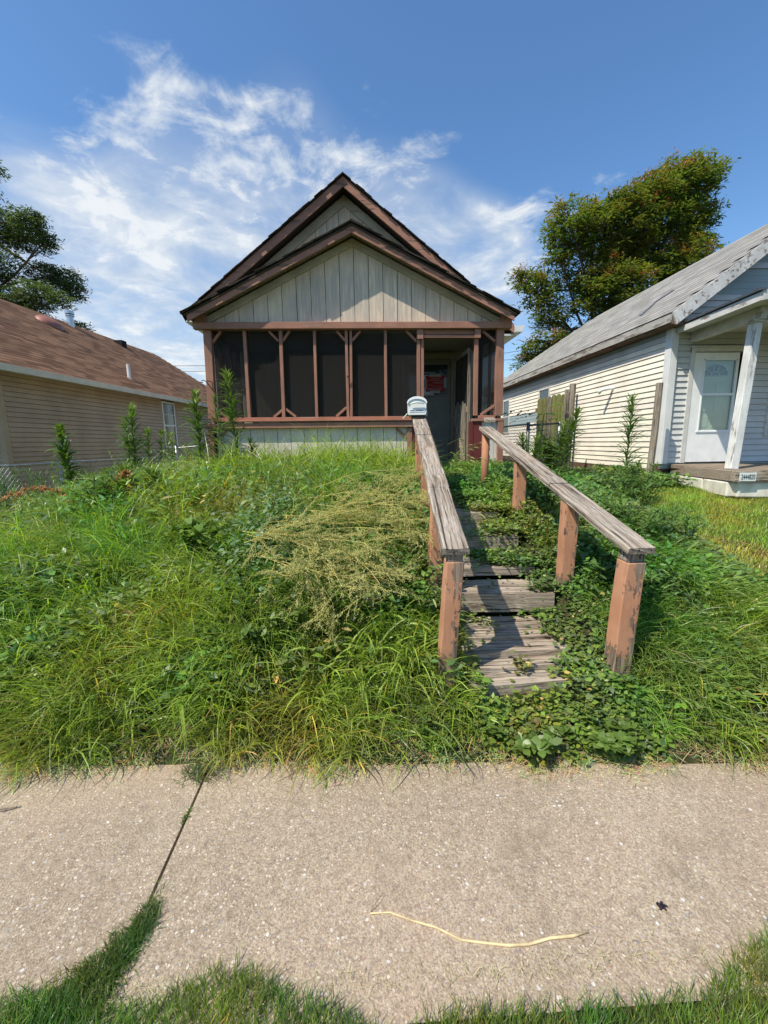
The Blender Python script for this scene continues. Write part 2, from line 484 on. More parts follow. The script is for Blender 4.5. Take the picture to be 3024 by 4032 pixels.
mt, N = new_mat('soil_and_thatch')
co = objco(N)
n = N.noise(co, 9, 8, 0.7)
n2 = N.noise(co, 60, 4, 0.7)
c_ = N.mix(N.step(n, 0.35, 0.65), (0.045, 0.035, 0.02), (0.05, 0.075, 0.02))
c_ = N.mix(N.step(n2, 0.5, 0.7, 0, 0.6), c_, (0.18, 0.15, 0.08))
finish(N, c_, 1.0, N.bump(n2, 0.9, 0.02), 0.05)
M['soil'] = mt

M['grass'] = m_leaf('grass_blade', (0.25, 0.36, 0.062), 0.45, .38, .5, yamt=.15, yel=(.36, .38, .11))
M['broad'] = m_leaf('broad_leaf', (0.15, 0.25, 0.06), 0.3, 0.4, 0.4, yamt=0.1)
M['straw'] = m_leaf('dry_straw', (0.62, 0.56, 0.30), 0.25, 0.8, 0.1, yel=(0.4, 0.3, 0.16))
M['weed'] = m_leaf('tall_weed_leaf', (0.125, 0.21, 0.045), 0.3, 0.4, 0.45, yamt=0.1)
M['treeleaf'] = m_leaf('tree_leaf', (0.135, 0.18, 0.045), 0.42, 0.45, 0.35, 1.5, (0.09, 0.09, 0.02), 0.2)
M['treeleaf2'] = m_leaf('dark_tree_leaf', (0.105, 0.155, 0.065), 0.36, 0.5, 0.3, 1.5, (0.06, 0.08, 0.04), 0.2)
M['seed'] = m_leaf('orange_seed_cluster', (0.60, 0.24, 0.10), 0.25, 0.7, 0.1, 4, (0.3, 0.2, 0.06), 0.4)


# ------------------------------------------------------------------ builders
def tag(o, label=None, cat=None, group=None, kind=None):
    if label: o['label'] = label
    if cat: o['category'] = cat
    if group: o['group'] = group
    if kind: o['kind'] = kind
    return o


OFF = {}


def thing(name, label, cat, loc=(0, 0, 0), group=None, rot=None):
    o = bpy.data.objects.new(name, None)
    COL.objects.link(o)
    o.empty_display_size = 0.2
    o.location = loc
    if rot is not None:
        o.rotation_euler = (0, 0, rot)
        OFF[o.name] = Vector((0, 0, 0))
    else:
        OFF[o.name] = Vector(loc)
    tag(o, label, cat, group)
    return o


class MB:
    def __init__(s):
        s.v = []; s.f = []; s.tone = []

    def face(s, pts, tone=None):
        b = len(s.v)
        s.v += [tuple(p) for p in pts]
        s.f.append(tuple(range(b, b + len(pts))))
        return s

    def hexa(s, p):
        """8 points: bottom 0-3, top 4-7"""
        b = len(s.v)
        s.v += [tuple(q) for q in p]
        for q in ((0, 3, 2, 1), (4, 5, 6, 7), (0, 1, 5, 4), (1, 2, 6, 5), (2, 3, 7, 6), (3, 0, 4, 7)):
            s.f.append(tuple(b + i for i in q))
        return s

    def box(s, x0, x1, y0, y1, z0, z1):
        return s.hexa([(x0, y0, z0), (x1, y0, z0), (x1, y1, z0), (x0, y1, z0),
                       (x0, y0, z1), (x1, y0, z1), (x1, y1, z1), (x0, y1, z1)])

    def beam(s, a, b, w, h, up=(0, 0, 1), top=False):
        """bar from a to b; w across, h along up; top=True when a,b run on its top face"""
        a, b = Vector(a), Vector(b)
        d = (b - a).normalized()
        side = d.cross(Vector(up)).normalized()
        n = side.cross(d).normalized()
        lo, hi = (-h, 0) if top else (-h / 2, h / 2)
        q = []
        for zz in (lo, hi):
            for p, sg in ((a, -1), (b, -1), (b, 1), (a, 1)):
                q.append(p + side * (sg * w / 2) + n * zz)
        return s.hexa(q)

    def tube(s, pts, rad, n=6, cap=True):
        pts = [Vector(p) for p in pts]
        rads = rad if isinstance(rad, (list, tuple)) else [rad] * len(pts)
        b = len(s.v)
        for i, p in enumerate(pts):
            d = (pts[min(i + 1, len(pts) - 1)] - pts[max(i - 1, 0)]).normalized()
            a = Vector((0, 0, 1)) if abs(d.z) < 0.9 else Vector((1, 0, 0))
            u = d.cross(a).normalized(); w = d.cross(u).normalized()
            for k in range(n):
                t = 2 * math.pi * k / n
                s.v.append(tuple(p + (u * math.cos(t) + w * math.sin(t)) * rads[i]))
        for i in range(len(pts) - 1):
            for k in range(n):
                k2 = (k + 1) % n
                s.f.append((b + i * n + k, b + i * n + k2, b + (i + 1) * n + k2, b + (i + 1) * n + k))
        if cap:
            s.f.append(tuple(b + k for k in range(n))[::-1])
            s.f.append(tuple(b + (len(pts) - 1) * n + k for k in range(n)))
        return s

    def prism(s, poly, axis, a0, a1):
        """polygon in the two other axes, extruded along axis (0 x, 1 y, 2 z)"""
        def P(q, a):
            if axis == 0: return (a, q[0], q[1])
            if axis == 1: return (q[0], a, q[1])
            return (q[0], q[1], a)
        n = len(poly); b = len(s.v)
        s.v += [P(q, a0) for q in poly] + [P(q, a1) for q in poly]
        s.f.append(tuple(b + i for i in range(n)))
        s.f.append(tuple(b + n + i for i in range(n))[::-1])
        for i in range(n):
            j = (i + 1) % n
            s.f.append((b + i, b + n + i, b + n + j, b + j))
        return s

    def build(s, name, mat, parent=None, kind=None, label=None, bevel=0.0, smooth=False, tone=None):
        off = Vector((0, 0, 0))
        if parent is not None:
            root = parent
            while root.parent is not None: root = root.parent
            off = OFF.get(root.name, Vector((0, 0, 0)))
        me = bpy.data.meshes.new(name)
        me.from_pydata([(x - off.x, y - off.y, z - off.z) for x, y, z in s.v], [], s.f)
        me.validate()
        import bmesh
        bm = bmesh.new(); bm.from_mesh(me)
        bmesh.ops.recalc_face_normals(bm, faces=bm.faces)
        if bevel:
            bmesh.ops.bevel(bm, geom=[e for e in bm.edges], offset=bevel, segments=1, affect='EDGES', profile=0.5)
        bm.to_mesh(me); bm.free()
        if smooth:
            for p in me.polygons: p.use_smooth = True
        if mat.name.endswith('shingle'):
            at = me.attributes.new('tone', 'FLOAT', 'POINT')
            at.data.foreach_set('value', [rnd.random() if tone is None else tone] * len(me.vertices))
        me.materials.append(mat)
        o = bpy.data.objects.new(name, me)
        COL.objects.link(o)
        if parent is not None: o.parent = parent
        if kind: o['kind'] = kind
        if label: o['label'] = label
        return o


def bx(name, mat, parent, *a, **k):
    return MB().box(*a).build(name, mat, parent, **k)


def clip_poly(poly, fn):
    """keep the part of a polygon where fn(p) >= 0"""
    out = []
    for i in range(len(poly)):
        a, b = poly[i], poly[(i + 1) % len(poly)]
        fa, fb = fn(a), fn(b)
        if fa >= 0: out.append(a)
        if (fa < 0) != (fb < 0):
            t = fa / (fa - fb)
            out.append((a[0] + t * (b[0] - a[0]), a[1] + t * (b[1] - a[1])))
    return out


def text(name, body, size, loc, rot, mat, parent, sx=1.0, extrude=0.0008, bold=0.0):
    cu = bpy.data.curves.new(name, 'FONT')
    cu.body = body; cu.size = size; cu.extrude = extrude; cu.offset = bold
    cu.align_x = 'CENTER'; cu.align_y = 'CENTER'
    cu.materials.append(mat)
    o = bpy.data.objects.new(name, cu)
    COL.objects.link(o)
    root = parent
    while root.parent is not None: root = root.parent
    o.parent = parent
    o.location = Vector(loc) - OFF[root.name]
    o.rotation_euler = rot
    o.scale = (sx, 1, 1)
    bpy.context.view_layer.update()
    me = bpy.data.meshes.new_from_object(o.evaluated_get(bpy.context.evaluated_depsgraph_get()))
    n = bpy.data.objects.new(name, me); COL.objects.link(n); n.parent = parent
    n.location = o.location; n.rotation_euler = o.rotation_euler; n.scale = o.scale
    bpy.data.objects.remove(o); n.name = name
    return n


# ------------------------------------------------------------------ terrain
def sm(x, a, b):
    t = np.clip((x - a) / (b - a), 0, 1)
    return t * t * (3 - 2 * t)


def H(x, y):
    x = np.asarray(x, float); y = np.asarray(y, float)
    ys = y + 0.065 * np.clip(x, -6, 6) * (1 - sm(y, 3, 5))
    c = np.interp(ys, [1.72, 1.95, 2.2, 2.62, 3.5, 4.1, 6.3, 9, 60], [-.02, .16, .30, .50, .80, .95, 1.04, .95, .9])
    r = np.interp(ys, [1.72, 2.2, 3.0, 4.5, 6.3, 8, 60], [-.02, .12, .30, .52, .70, .74, .8])
    l = np.interp(ys, [1.72, 2.2, 3.2, 5, 8, 30], [-.02, .10, .24, .30, .30, .45])
    wl = sm(x, -2.2, -4.6); wl = 1 - sm(x, -4.8, -2.3)
    wr = sm(x, 1.9, 3.6)
    h = c * (1 - wl) * (1 - wr) + l * wl + r * wr
    bump = 0.02 * np.sin(3.1 * x + 1.3 * y) * np.sin(2.3 * y - x) * sm(y, 1.9, 2.6)
    h = h + bump
    h = h - .20 * sm(x, .50, .56) * (1 - sm(x, 1.26, 1.32)) * sm(ys, 2.12, 2.22) * (1 - sm(ys, 4.2, 4.5))
    return np.where(y < .845, 0.003, np.where(y < 1.3, -0.03, h))


def hz(x, y):
    return float(H(x, y))


def grid_mesh(name, xs, ys, zf, mat, kind):
    X, Y = np.meshgrid(xs, ys)
    Z = zf(X, Y)
    v = np.stack([X, Y, Z], -1).reshape(-1, 3)
    nx, ny = len(xs), len(ys)
    f = [(j * nx + i, j * nx + i + 1, (j + 1) * nx + i + 1, (j + 1) * nx + i) for j in range(ny - 1) for i in range(nx - 1)]
    me = bpy.data.meshes.new(name)
    me.from_pydata(v.tolist(), [], f)
    for p in me.polygons: p.use_smooth = True
    me.materials.append(mat)
    o = bpy.data.objects.new(name, me); COL.objects.link(o)
    o['kind'] = kind
    return o


xs = np.concatenate([[-1500, -500, -120, -50, -25, -14], np.linspace(-10, 10, 121), [14, 25, 50, 120, 500, 1500]])
ysg = np.concatenate([[-1500, -300, -60, -15, -5, -1, 0.5, .82, .842, .85, .92, 1.3], np.linspace(1.6, 9, 90), [11, 14, 18, 25, 40, 80, 200, 600, 1500]])
ground = grid_mesh('ground', xs, ysg, H, M['soil'], 'structure')
tag(ground, 'sloping soil of the overgrown front yards between the houses')

# sidewalk: two slabs meeting at an open joint
walk = thing('sidewalk', 'pinkish tan exposed aggregate concrete sidewalk crossing in front of the steps', None, (0, 1.4, 0))
walk['kind'] = 'structure'
jx0, jx1 = -0.742, -0.772
MB().prism([(-9, 0.83), (jx0 - .006, 0.83), (jx1 - .006, 2.02), (-9, 2.35)], 2, -0.10, 0.0).build('slab', M['walk'], walk)
MB().prism([(jx0 + .006, 0.83), (9, 0.83), (9, 1.62), (1.9, 1.80), (jx1 + .006, 2.02)], 2, -0.10, 0.002).build('slab', M['walk'], walk)

# ------------------------------------------------------------------ wooden house
house = thing('wooden_house', 'small gabled wooden house with dark screened porch and brown trim', 'house', (-0.1, 6.3, 1.0))
YP = 6.3


def bar(name, a, b, w, h, mat, parent=house, up=(0, 1, 0), bev=0.003, **k):
    return MB().beam(a, b, w, h, up).build(name, mat, parent, bevel=bev, **k)


# gable planks of the porch
AX, AZ, SL = -0.10, 4.37, 0.494


def under(x, drop=0.0):
    return AZ - drop - SL * abs(x - AX)


x = -0.899 - 0.2035 * 7
k = 0
while x < 2.2:
    xa, xb = max(x, -2.19) + .004, min(x + 0.2035, 2.03) - .004
    if xb - xa > .03:
        poly = [(xa, 3.17), (xb, 3.17), (xb, 4.6), (xa, 4.6)]
        poly = clip_poly(poly, lambda p: under(p[0], .09) - p[1] if p[0] <= AX else 1)
        poly = clip_poly(poly, lambda p: (AZ - .09 - SL * (p[0] - AX)) - p[1])
        poly = clip_poly(poly, lambda p: (AZ - .09 + SL * (p[0] - AX)) - p[1])
        if len(poly) > 2:
            dy = rnd.uniform(-.0015, .0015)
            MB().prism(poly, 1, 6.30 + dy, 6.315).build('plank', M['cream'], house)
    x += 0.2035
MB().prism([(-2.24, 3.12), (2.08, 3.12), (2.08, 3.22), (-.1, 4.27), (-2.24, 3.22)], 1, 6.318, 6.33).build('gable_backing', M['dark'], house)
# rake trim under the porch roof (cream) and brown fascia
for sgn in (-1, 1):
    xe = AX + sgn * 2.13
    MB().prism([(AX, AZ - .085), (AX, AZ - .185), (xe, AZ - .185 - SL * 2.13), (xe, AZ - .085 - SL * 2.13)], 1, 6.27, 6.298).build('rake_trim', M['creamtrim'], house)
    xe = AX + sgn * 2.24
    n = 4
    for i in range(n):     # fascia boards butted end to end
        a, b2 = AX + sgn * 2.24 * i / n, AX + sgn * 2.24 * (i + 1) / n
        g = .002 * sgn
        d0, d1 = abs(a - AX), abs(b2 - AX)
        if i in (1, 3): continue
        b2 = AX + sgn * 2.24 * (i + 2) / n; d1 = abs(b2 - AX)
        w = .095
        MB().prism([(a + g, AZ - SL * d0 - .02), (a + g, AZ - SL * d0 - .02 - w), (b2, AZ - SL * d1 - .02 - w), (b2, AZ - SL * d1 - .02)], 1, 6.05, 6.075).build('fascia', M['fascia'], house)
MB().prism([(AX - 2.24, AZ - .05 - SL * 2.24), (AX, AZ - .05), (AX + 2.24, AZ - .05 - SL * 2.24), (AX + 2.24, AZ - .03 - SL * 2.24), (AX, AZ - .03), (AX - 2.24, AZ - .03 - SL * 2.24)], 1, 6.08, 8.0).build('porch_roof_deck', M['deckw'], house)


def roof_tabs(parent_name, parent, mat, P, rows, cols, tw, th, lift, jitter, nsingle, near=None, sag=0.0):
    """asphalt tabs on a plane; P(u, v) -> point, u along the eave, v up the slope. The most visible ones are objects of their own."""
    o_, eu, ev = P
    o_, eu, ev = Vector(o_), Vector(eu).normalized(), Vector(ev).normalized()
    nrm = eu.cross(ev).normalized()
    if nrm.z < 0: nrm = -nrm
    items = []
    for r in range(rows):
        for c in range(cols[r] if isinstance(cols, list) else cols):
            u = (c + (0.5 if r % 2 else 0.0)) * tw + rnd.uniform(-.004, .004)
            v = r * th
            items.append((u, v, rnd.uniform(-jitter, jitter)))
    if near: items.sort(key=lambda t: (o_ + eu * t[0] + ev * t[1] - Vector((0, 0, 1.5))).length)
    rest = MB(); tones = []
    offr = OFF[parent.name] if parent.parent is None else OFF[parent.parent.name]
    variants = []
    for q in range(4):
        mb = MB()
        a = tw - .006
        w = mb.v
        pts = [Vector((0, 0, lift)), Vector((a, 0, lift)), Vector((a, th + .05, .001)), Vector((0, th + .05, .001))]
        mb.hexa([(0, 0, .001), (a, 0, .001), (a, th + .05, -.004), (0, th + .05, -.004), (0, 0, lift), (a, 0, lift), (a, th + .05, .003), (0, th + .05, .003)])
        me = bpy.data.meshes.new('shingle')
        me.from_pydata(mb.v, [], mb.f); me.materials.append(mat)
        at = me.attributes.new('tone', 'FLOAT', 'POINT'); at.data.foreach_set('value', [(q + .5) / 4] * 8)
        variants.append(me)
    rm = Matrix(((eu.x, ev.x, nrm.x), (eu.y, ev.y, nrm.y), (eu.z, ev.z, nrm.z))).to_4x4()
    for i, (u, v, j) in enumerate(items):
        base = o_ + eu * u + ev * (v + j)
        if i < nsingle:
            ob = bpy.data.objects.new('shingle', variants[rnd.randrange(4)])
            COL.objects.link(ob); ob.parent = parent
            ob.matrix_local = Matrix.Translation(base - offr) @ rm
        else:
            a = tw - .006
            q = [(0, 0, .001), (a, 0, .001), (a, th + .05, -.004), (0, th + .05, -.004), (0, 0, lift), (a, 0, lift), (a, th + .05, .003), (0, th + .05, .003)]
            rest.hexa([base + eu * p[0] + ev * p[1] + nrm * p[2] for p in q])
            tones += [rnd.random()] * 8
    if rest.v:
        me = bpy.data.meshes.new('shingles')
        me.from_pydata([tuple(Vector(p) - offr) for p in rest.v], [], rest.f)
        at = me.attributes.new('tone', 'FLOAT', 'POINT'); at.data.foreach_set('value', tones)
        me.materials.append(mat)
        ob = bpy.data.objects.new('shingles', me); COL.objects.link(ob); ob.parent = parent
        ob['kind'] = 'stuff'


proof = MB().prism([(AX - 2.27, AZ - .028 - SL * 2.27), (AX, AZ - .028), (AX + 2.27, AZ - .028 - SL * 2.27), (AX + 2.27, AZ - .012 - SL * 2.27), (AX, AZ - .01), (AX - 2.27, AZ - .012 - SL * 2.27)], 1, 6.03, 8.0).build('porch_roof', M['roofdark'], house)
# ragged shingle ends along the rakes of both roofs
for (ax, az, sl, half, yf) in ((AX, AZ, SL, 2.28, 6.02), (-.245, 5.81, .78, 2.66, 7.57)):
    for sgn in (-1, 1):
        L = half * math.hypot(1, sl); n = int(L / .135)
        for i in range(n):
            for lay in (0, 1):
                s0 = L * i / n; s1 = L * (i + 1.25) / n
                t = math.atan(sl)
                p0 = Vector((ax + sgn * s0 * math.cos(t), 0, az - s0 * math.sin(t) + .005 + lay * .012))
                p1 = Vector((ax + sgn * s1 * math.cos(t), 0, az - s1 * math.sin(t) + .005 + lay * .012 + rnd.uniform(0, .012)))
                y0 = yf - rnd.uniform(-.01, .03)
                th_ = rnd.uniform(.008, .014)
                MB().hexa([(p0.x, y0, p0.z), (p1.x, y0 + rnd.uniform(-.01, .01), p1.z), (p1.x, yf + .25, p1.z), (p0.x, yf + .25, p0.z),
                           (p0.x, y0, p0.z + th_), (p1.x, y0, p1.z + th_), (p1.x, yf + .25, p1.z + th_), (p0.x, yf + .25, p0.z + th_)]).build('shingle', M['roofdark'], house)

# beam across the porch front
MB().beam((-2.33, 6.245, 3.137), (2.08, 6.245, 3.136), .088, .09, (0, 0, 1)).build('beam', M['brownx'], house, bevel=.004)
MB().box(-2.30, -2.15, 6.22, 6.33, 3.19, 3.31).build('beam_end_block', M['brownx'], house)
MB().box(2.01, 2.16, 6.20, 6.33, 3.09, 3.26).build('beam_end_block', M['brown'], house, bevel=.003)

# studs (top x, bottom x, width)
STUDS = [(-2.163, -2.19, .107), (-1.655, -1.663, .045), (-1.147, -1.165, .047), (-.668, -.682, .04), (-.216, -.222, .04),
         (-.150, -.173, .037), (.345, .342, .04), (.825, .828, .05), (.882, .884, .04), (1.672, 1.682, .06), (2.016, 2.03, .112)]
for xt, xb, w in STUDS:
    yo = 6.30 if w > .1 else 6.312
    MB().beam((xb, yo, 1.875), (xt, yo, 3.093), w, .085 if w > .1 else .06, (0, 1, 0)).build('stud', M['brown'], house, bevel=.003)
# corner braces of the screen frames
BR = [((-1.985, 3.085), (-2.115, 2.93)), ((-1.315, 3.085), (-1.185, 2.95)), ((-1.02, 3.085), (-1.125, 2.95)),
      ((-.355, 3.085), (-.232, 2.95)), ((-.01, 3.085), (-.135, 2.95)), ((.645, 3.085), (.795, 2.94)),
      ((1.765, 3.075), (1.955, 2.93)), ((-2.13, 2.01), (-1.975, 1.89)), ((-1.16, 2.01), (-1.31, 1.89)),
      ((-1.135, 2.01), (-.99, 1.89)), ((-.24, 2.02), (-.395, 1.89)), ((1.97, 2.02), (1.76, 1.885))]
for a, b2 in BR:
    MB().beam((a[0], 6.318, a[1]), (b2[0], 6.318, b2[1]), .034, .045, (0, 1, 0)).build('brace', M['brown'], house, bevel=.002)
# header over the door opening
MB().beam((.90, 6.31, 3.055), (1.64, 6.31, 3.05), .07, .05, (0, 0, 1)).build('door_header', M['brownx'], house)
MB().beam((.895, 6.27, 2.995), (1.64, 6.27, 2.99), .05, .04, (0, 0, 1)).build('door_header', M['brownx'], house, bevel=.003)
MB().box(.80, .888, 6.235, 6.262, 2.955, 3.088).build('block', M['brown'], house, bevel=.003)
MB().box(1.632, 1.722, 6.235, 6.262, 2.965, 3.088).build('block', M['brown'], house, bevel=.003)
# sills
MB().beam((-2.13, 6.30, 1.868), (.80, 6.30, 1.858), .07, .04, (0, 0, 1)).build('sill_rail', M['ledge'], house, bevel=.003)
MB().beam((-2.14, 6.265, 1.836), (.80, 6.265, 1.824), .15, .022, (0, 0, 1)).build('sill', M['ledge'], house, bevel=.003)
MB().beam((-2.285, 6.262, 1.770), (.73, 6.262, 1.758), .075, .09, (0, 1, 0)).build('apron_board', M['brownx'], house, bevel=.003)
MB().beam((1.72, 6.29, 1.855), (1.97, 6.29, 1.85), .05, .045, (0, 0, 1)).build('sill_rail', M['ledge'], house, bevel=.003)
MB().box(1.62, 2.10, 6.24, 6.34, 1.790, 1.828).build('sill', M['brownx'], house, bevel=.003)
# screens
MB().box(-2.11, .805, 6.334, 6.337, 1.87, 3.09).build('insect_screen', M['screen'], house)
MB().box(1.70, 1.965, 6.334, 6.337, 1.87, 3.09).build('insect_screen', M['screen'], house)
for xs_ in (-2.2, 2.06):
    MB().box(xs_, xs_ + .003, 6.36, 7.9, 1.87, 3.09).build('insect_screen', M['screen'], house)
    for y in (6.9, 7.4, 7.88):
        MB().box(xs_ - .02, xs_ + .02, y - .02, y + .02, 1.87, 3.09).build('stud', M['brown'], house)
    MB().box(xs_ - .03, xs_ + .03, 6.36, 7.9, 1.83, 1.87).build('sill', M['brownx'], house)
    MB().box(xs_ - .012, xs_ + .012, 6.345, 7.9, .8, 1.83).build('side_panel', M['creamlow'], house)
    MB().box(xs_ - .03, xs_ + .03, 6.34, 7.9, 3.09, 3.2).build('side_beam', M['brownx'], house)

# lower wall planks
x = -1.667 - .1965 * 3
while x < .72:
    xa, xb = max(x, -2.16) + .004, min(x + .1965, .66) - .004
    if xb - xa > .02:
        MB().box(xa, xb, 6.30 + rnd.uniform(-.0015, .0015), 6.316, .7, 1.73).build('plank', M['creamlow'], house)
    x += .1965
MB().box(-2.2, .70, 6.319, 6.33, .7, 1.73).build('panel_backing', M['dark'], house)
MB().beam((-2.225, 6.275, .8), (-2.225, 6.275, 1.722), .078, .05, (0, 1, 0)).build('corner_board', M['brown'], house, bevel=.003)
MB().beam((.685, 6.275, .8), (.685, 6.275, 1.71), .075, .05, (0, 1, 0)).build('corner_board', M['brown'], house, bevel=.003)
MB().beam((.757, 6.31, .9), (.757, 6.31, 1.82), .06, .10, (0, 1, 0)).build('corner_board', M['maroon'], house)
MB().beam((-2.01, 6.28, 1.71), (-2.17, 6.28, 1.56), .034, .03, (0, 1, 0)).build('brace', M['brown'], house)
MB().beam((.49, 6.28, 1.70), (.64, 6.28, 1.57), .034, .03, (0, 1, 0)).build('brace', M['brown'], house)
# right-hand stub wall: maroon jamb, cream panel with house digits, brown post
MB().box(1.595, 1.655, 6.27, 6.36, 1.0, 1.79).build('jamb', M['maroon'], house, bevel=.004)
MB().box(1.660, 1.772, 6.262, 6.33, 1.0, 1.79).build('jamb', M['maroon'], house, bevel=.004)
MB().box(1.776, 1.965, 6.298, 6.315, 1.0, 1.79).build('plank', M['creamlow'], house)
MB().box(1.970, 2.04, 6.298, 6.315, 1.0, 1.79).build('plank', M['creamlow'], house)
MB().beam((2.065, 6.275, 1.08), (2.055, 6.275, 1.79), .085, .06, (0, 1, 0)).build('corner_board', M['brown'], house, bevel=.003)
MB().box(1.83, 2.11, 6.245, 6.31, .96, 1.078).build('base_board', M['brownx'], house, bevel=.003)
MB().box(1.78, 2.05, 6.318, 6.33, .9, 1.79).build('panel_backing', M['dark'], house)
for ch, z in (('2', 1.60), ('8', 1.43), ('0', 1.27), ('4', 1.11)):
    text('house_digit', ch, .185, (1.868, 6.288, z), (R(90), 0, 0), M['black'], house, .8, .004, -.001)

# porch interior
x = -2.2
while x < 2.05:
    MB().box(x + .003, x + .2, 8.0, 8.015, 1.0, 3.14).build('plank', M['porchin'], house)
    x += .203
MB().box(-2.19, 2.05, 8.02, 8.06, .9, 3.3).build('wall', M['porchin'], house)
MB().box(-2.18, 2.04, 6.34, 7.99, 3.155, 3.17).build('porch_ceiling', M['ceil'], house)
for i in range(8):
    MB().box(-2.17, 2.02, 6.36 + i * .205, 6.36 + i * .205 + .198, 1.04, 1.075).build('floor_board', M['deckw'], house)
MB().box(.80, 1.62, 6.2, 6.38, 1.02, 1.09).build('threshold', M['rail'], house)
M['olddoor'] = m_plain('dull_grey_door', (0.25, 0.245, 0.215), 0.6, 0.1, 4)
door = MB().box(.80, 1.64, 7.945, 7.985, 1.08, 3.0).build('door', M['olddoor'], house, bevel=.004)
MB().box(.86, 1.58, 7.93, 7.944, 2.36, 2.90).build('glass', M['darkglass'], door)
for q in ((.84, 1.60, 7.925, 7.942, 2.33, 2.36), (.84, 1.60, 7.925, 7.942, 2.90, 2.93), (.84, .86, 7.925, 7.942, 2.36, 2.90), (1.58, 1.60, 7.925, 7.942, 2.36, 2.90), (.84, 1.60, 7.93, 7.944, 1.72, 1.74), (.90, 1.54, 7.935, 7.944, 1.2, 1.66)):
    MB().box(*q).build('moulding', M['olddoor'], door)
for q in ((.72, .795, 7.93, 7.995, 1.075, 3.08), (1.645, 1.72, 7.93, 7.995, 1.075, 3.08), (.72, 1.72, 7.925, 7.992, 3.005, 3.1)):
    MB().box(*q).build('door_casing', M['porchin'], house)
# screen door swung inward, seen edge-on
sd = MB().beam((1.60, 6.40, 1.12), (1.60, 6.40, 2.86), .035, .05, (0, 1, 0)).build('screen_door', M['greyz'], house)
MB().beam((1.545, 7.12, 1.12), (1.545, 7.12, 2.86), .035, .07, (0, 1, 0)).build('stile', M['greyz'], sd)
MB().beam((1.598, 6.43, 2.83), (1.548, 7.09, 2.83), .03, .07, (0, 0, 1)).build('top_rail', M['greyz'], sd)
MB().beam((1.598, 6.43, 1.98), (1.548, 7.09, 1.98), .03, .08, (0, 0, 1)).build('mid_rail', M['greyz'], sd)
MB().beam((1.594, 6.43, 2.42), (1.544, 7.09, 2.42), .003, .76, (0, 0, 1)).build('mesh', M['screen'], sd)
for i in range(5):
    t = (i + .5) / 5
    top = 2.0 + (.12 if i % 2 else .07)
    px_, py_ = 1.575 - .05 * t, 6.46 + .6 * t
    MB().beam((px_, py_, 1.12), (px_, py_, top), .105, .018, (1, 0, 0)).build('picket', M['greyz'], sd)
MB().beam((1.556, 6.45, 1.2), (1.51, 7.05, 1.9), .02, .06, (0, 0, 1)).build('diagonal_brace', M['greyz'], sd)

# main body
MX, MZ, MS = -.245, 5.80, .78
for sgn in (-1, 1):
    for (d0, d1) in ((0, 1.4), (1.4, 2.60 if sgn < 0 else 2.93)):
        MB().prism([(MX + sgn * (d0 + .001), MZ - MS * d0), (MX + sgn * (d0 + .001), MZ - MS * d0 - .15), (MX + sgn * d1, MZ - MS * d1 - .15), (MX + sgn * d1, MZ - MS * d1)], 1, 7.60, 7.63).build('fascia', M['fascia'], house)
    MB().prism([(MX, MZ - .15), (MX, MZ - .30), (MX + sgn * 2.5, MZ - .30 - MS * 2.5), (MX + sgn * 2.5, MZ - .15 - MS * 2.5)], 1, 7.86, 7.885).build('rake_trim', M['creamtrim'], house)
MB().prism([(MX - 2.61, MZ - .09 - MS * 2.61), (MX, MZ - .09), (MX + 2.94, MZ - .09 - MS * 2.94), (MX + 2.94, MZ - .0 - MS * 2.94), (MX, MZ), (MX - 2.61, MZ - MS * 2.61)], 1, 7.635, 16.5).build('main_roof', M['roofdark'], house)
x = MX - .2035 * 12.5
while x < 2.45:
    xa, xb = max(x, -2.7) + .004, min(x + .2035, 2.25) - .004
    poly = [(xa, 3.3), (xb, 3.3), (xb, 6), (xa, 6)]
    poly = clip_poly(poly, lambda p: (MZ - .12 + MS * (p[0] - MX)) - p[1])
    poly = clip_poly(poly, lambda p: (MZ - .12 - MS * (p[0] - MX)) - p[1])
    if len(poly) > 2: MB().prism(poly, 1, 7.89, 7.905).build('plank', M['cream'], house)
    x += .2035
MB().prism([(-2.72, .6), (2.26, .6), (2.26, 3.75), (MX, 5.6), (-2.72, 3.75)], 1, 8.07, 16.2).build('wall', M['creamlow'], house)
MB().prism([(-2.7, 3.3), (2.25, 3.3), (2.25, 3.72), (MX, 5.6), (-2.7, 3.72)], 1, 7.908, 7.93).build('gable_backing', M['dark'], house)
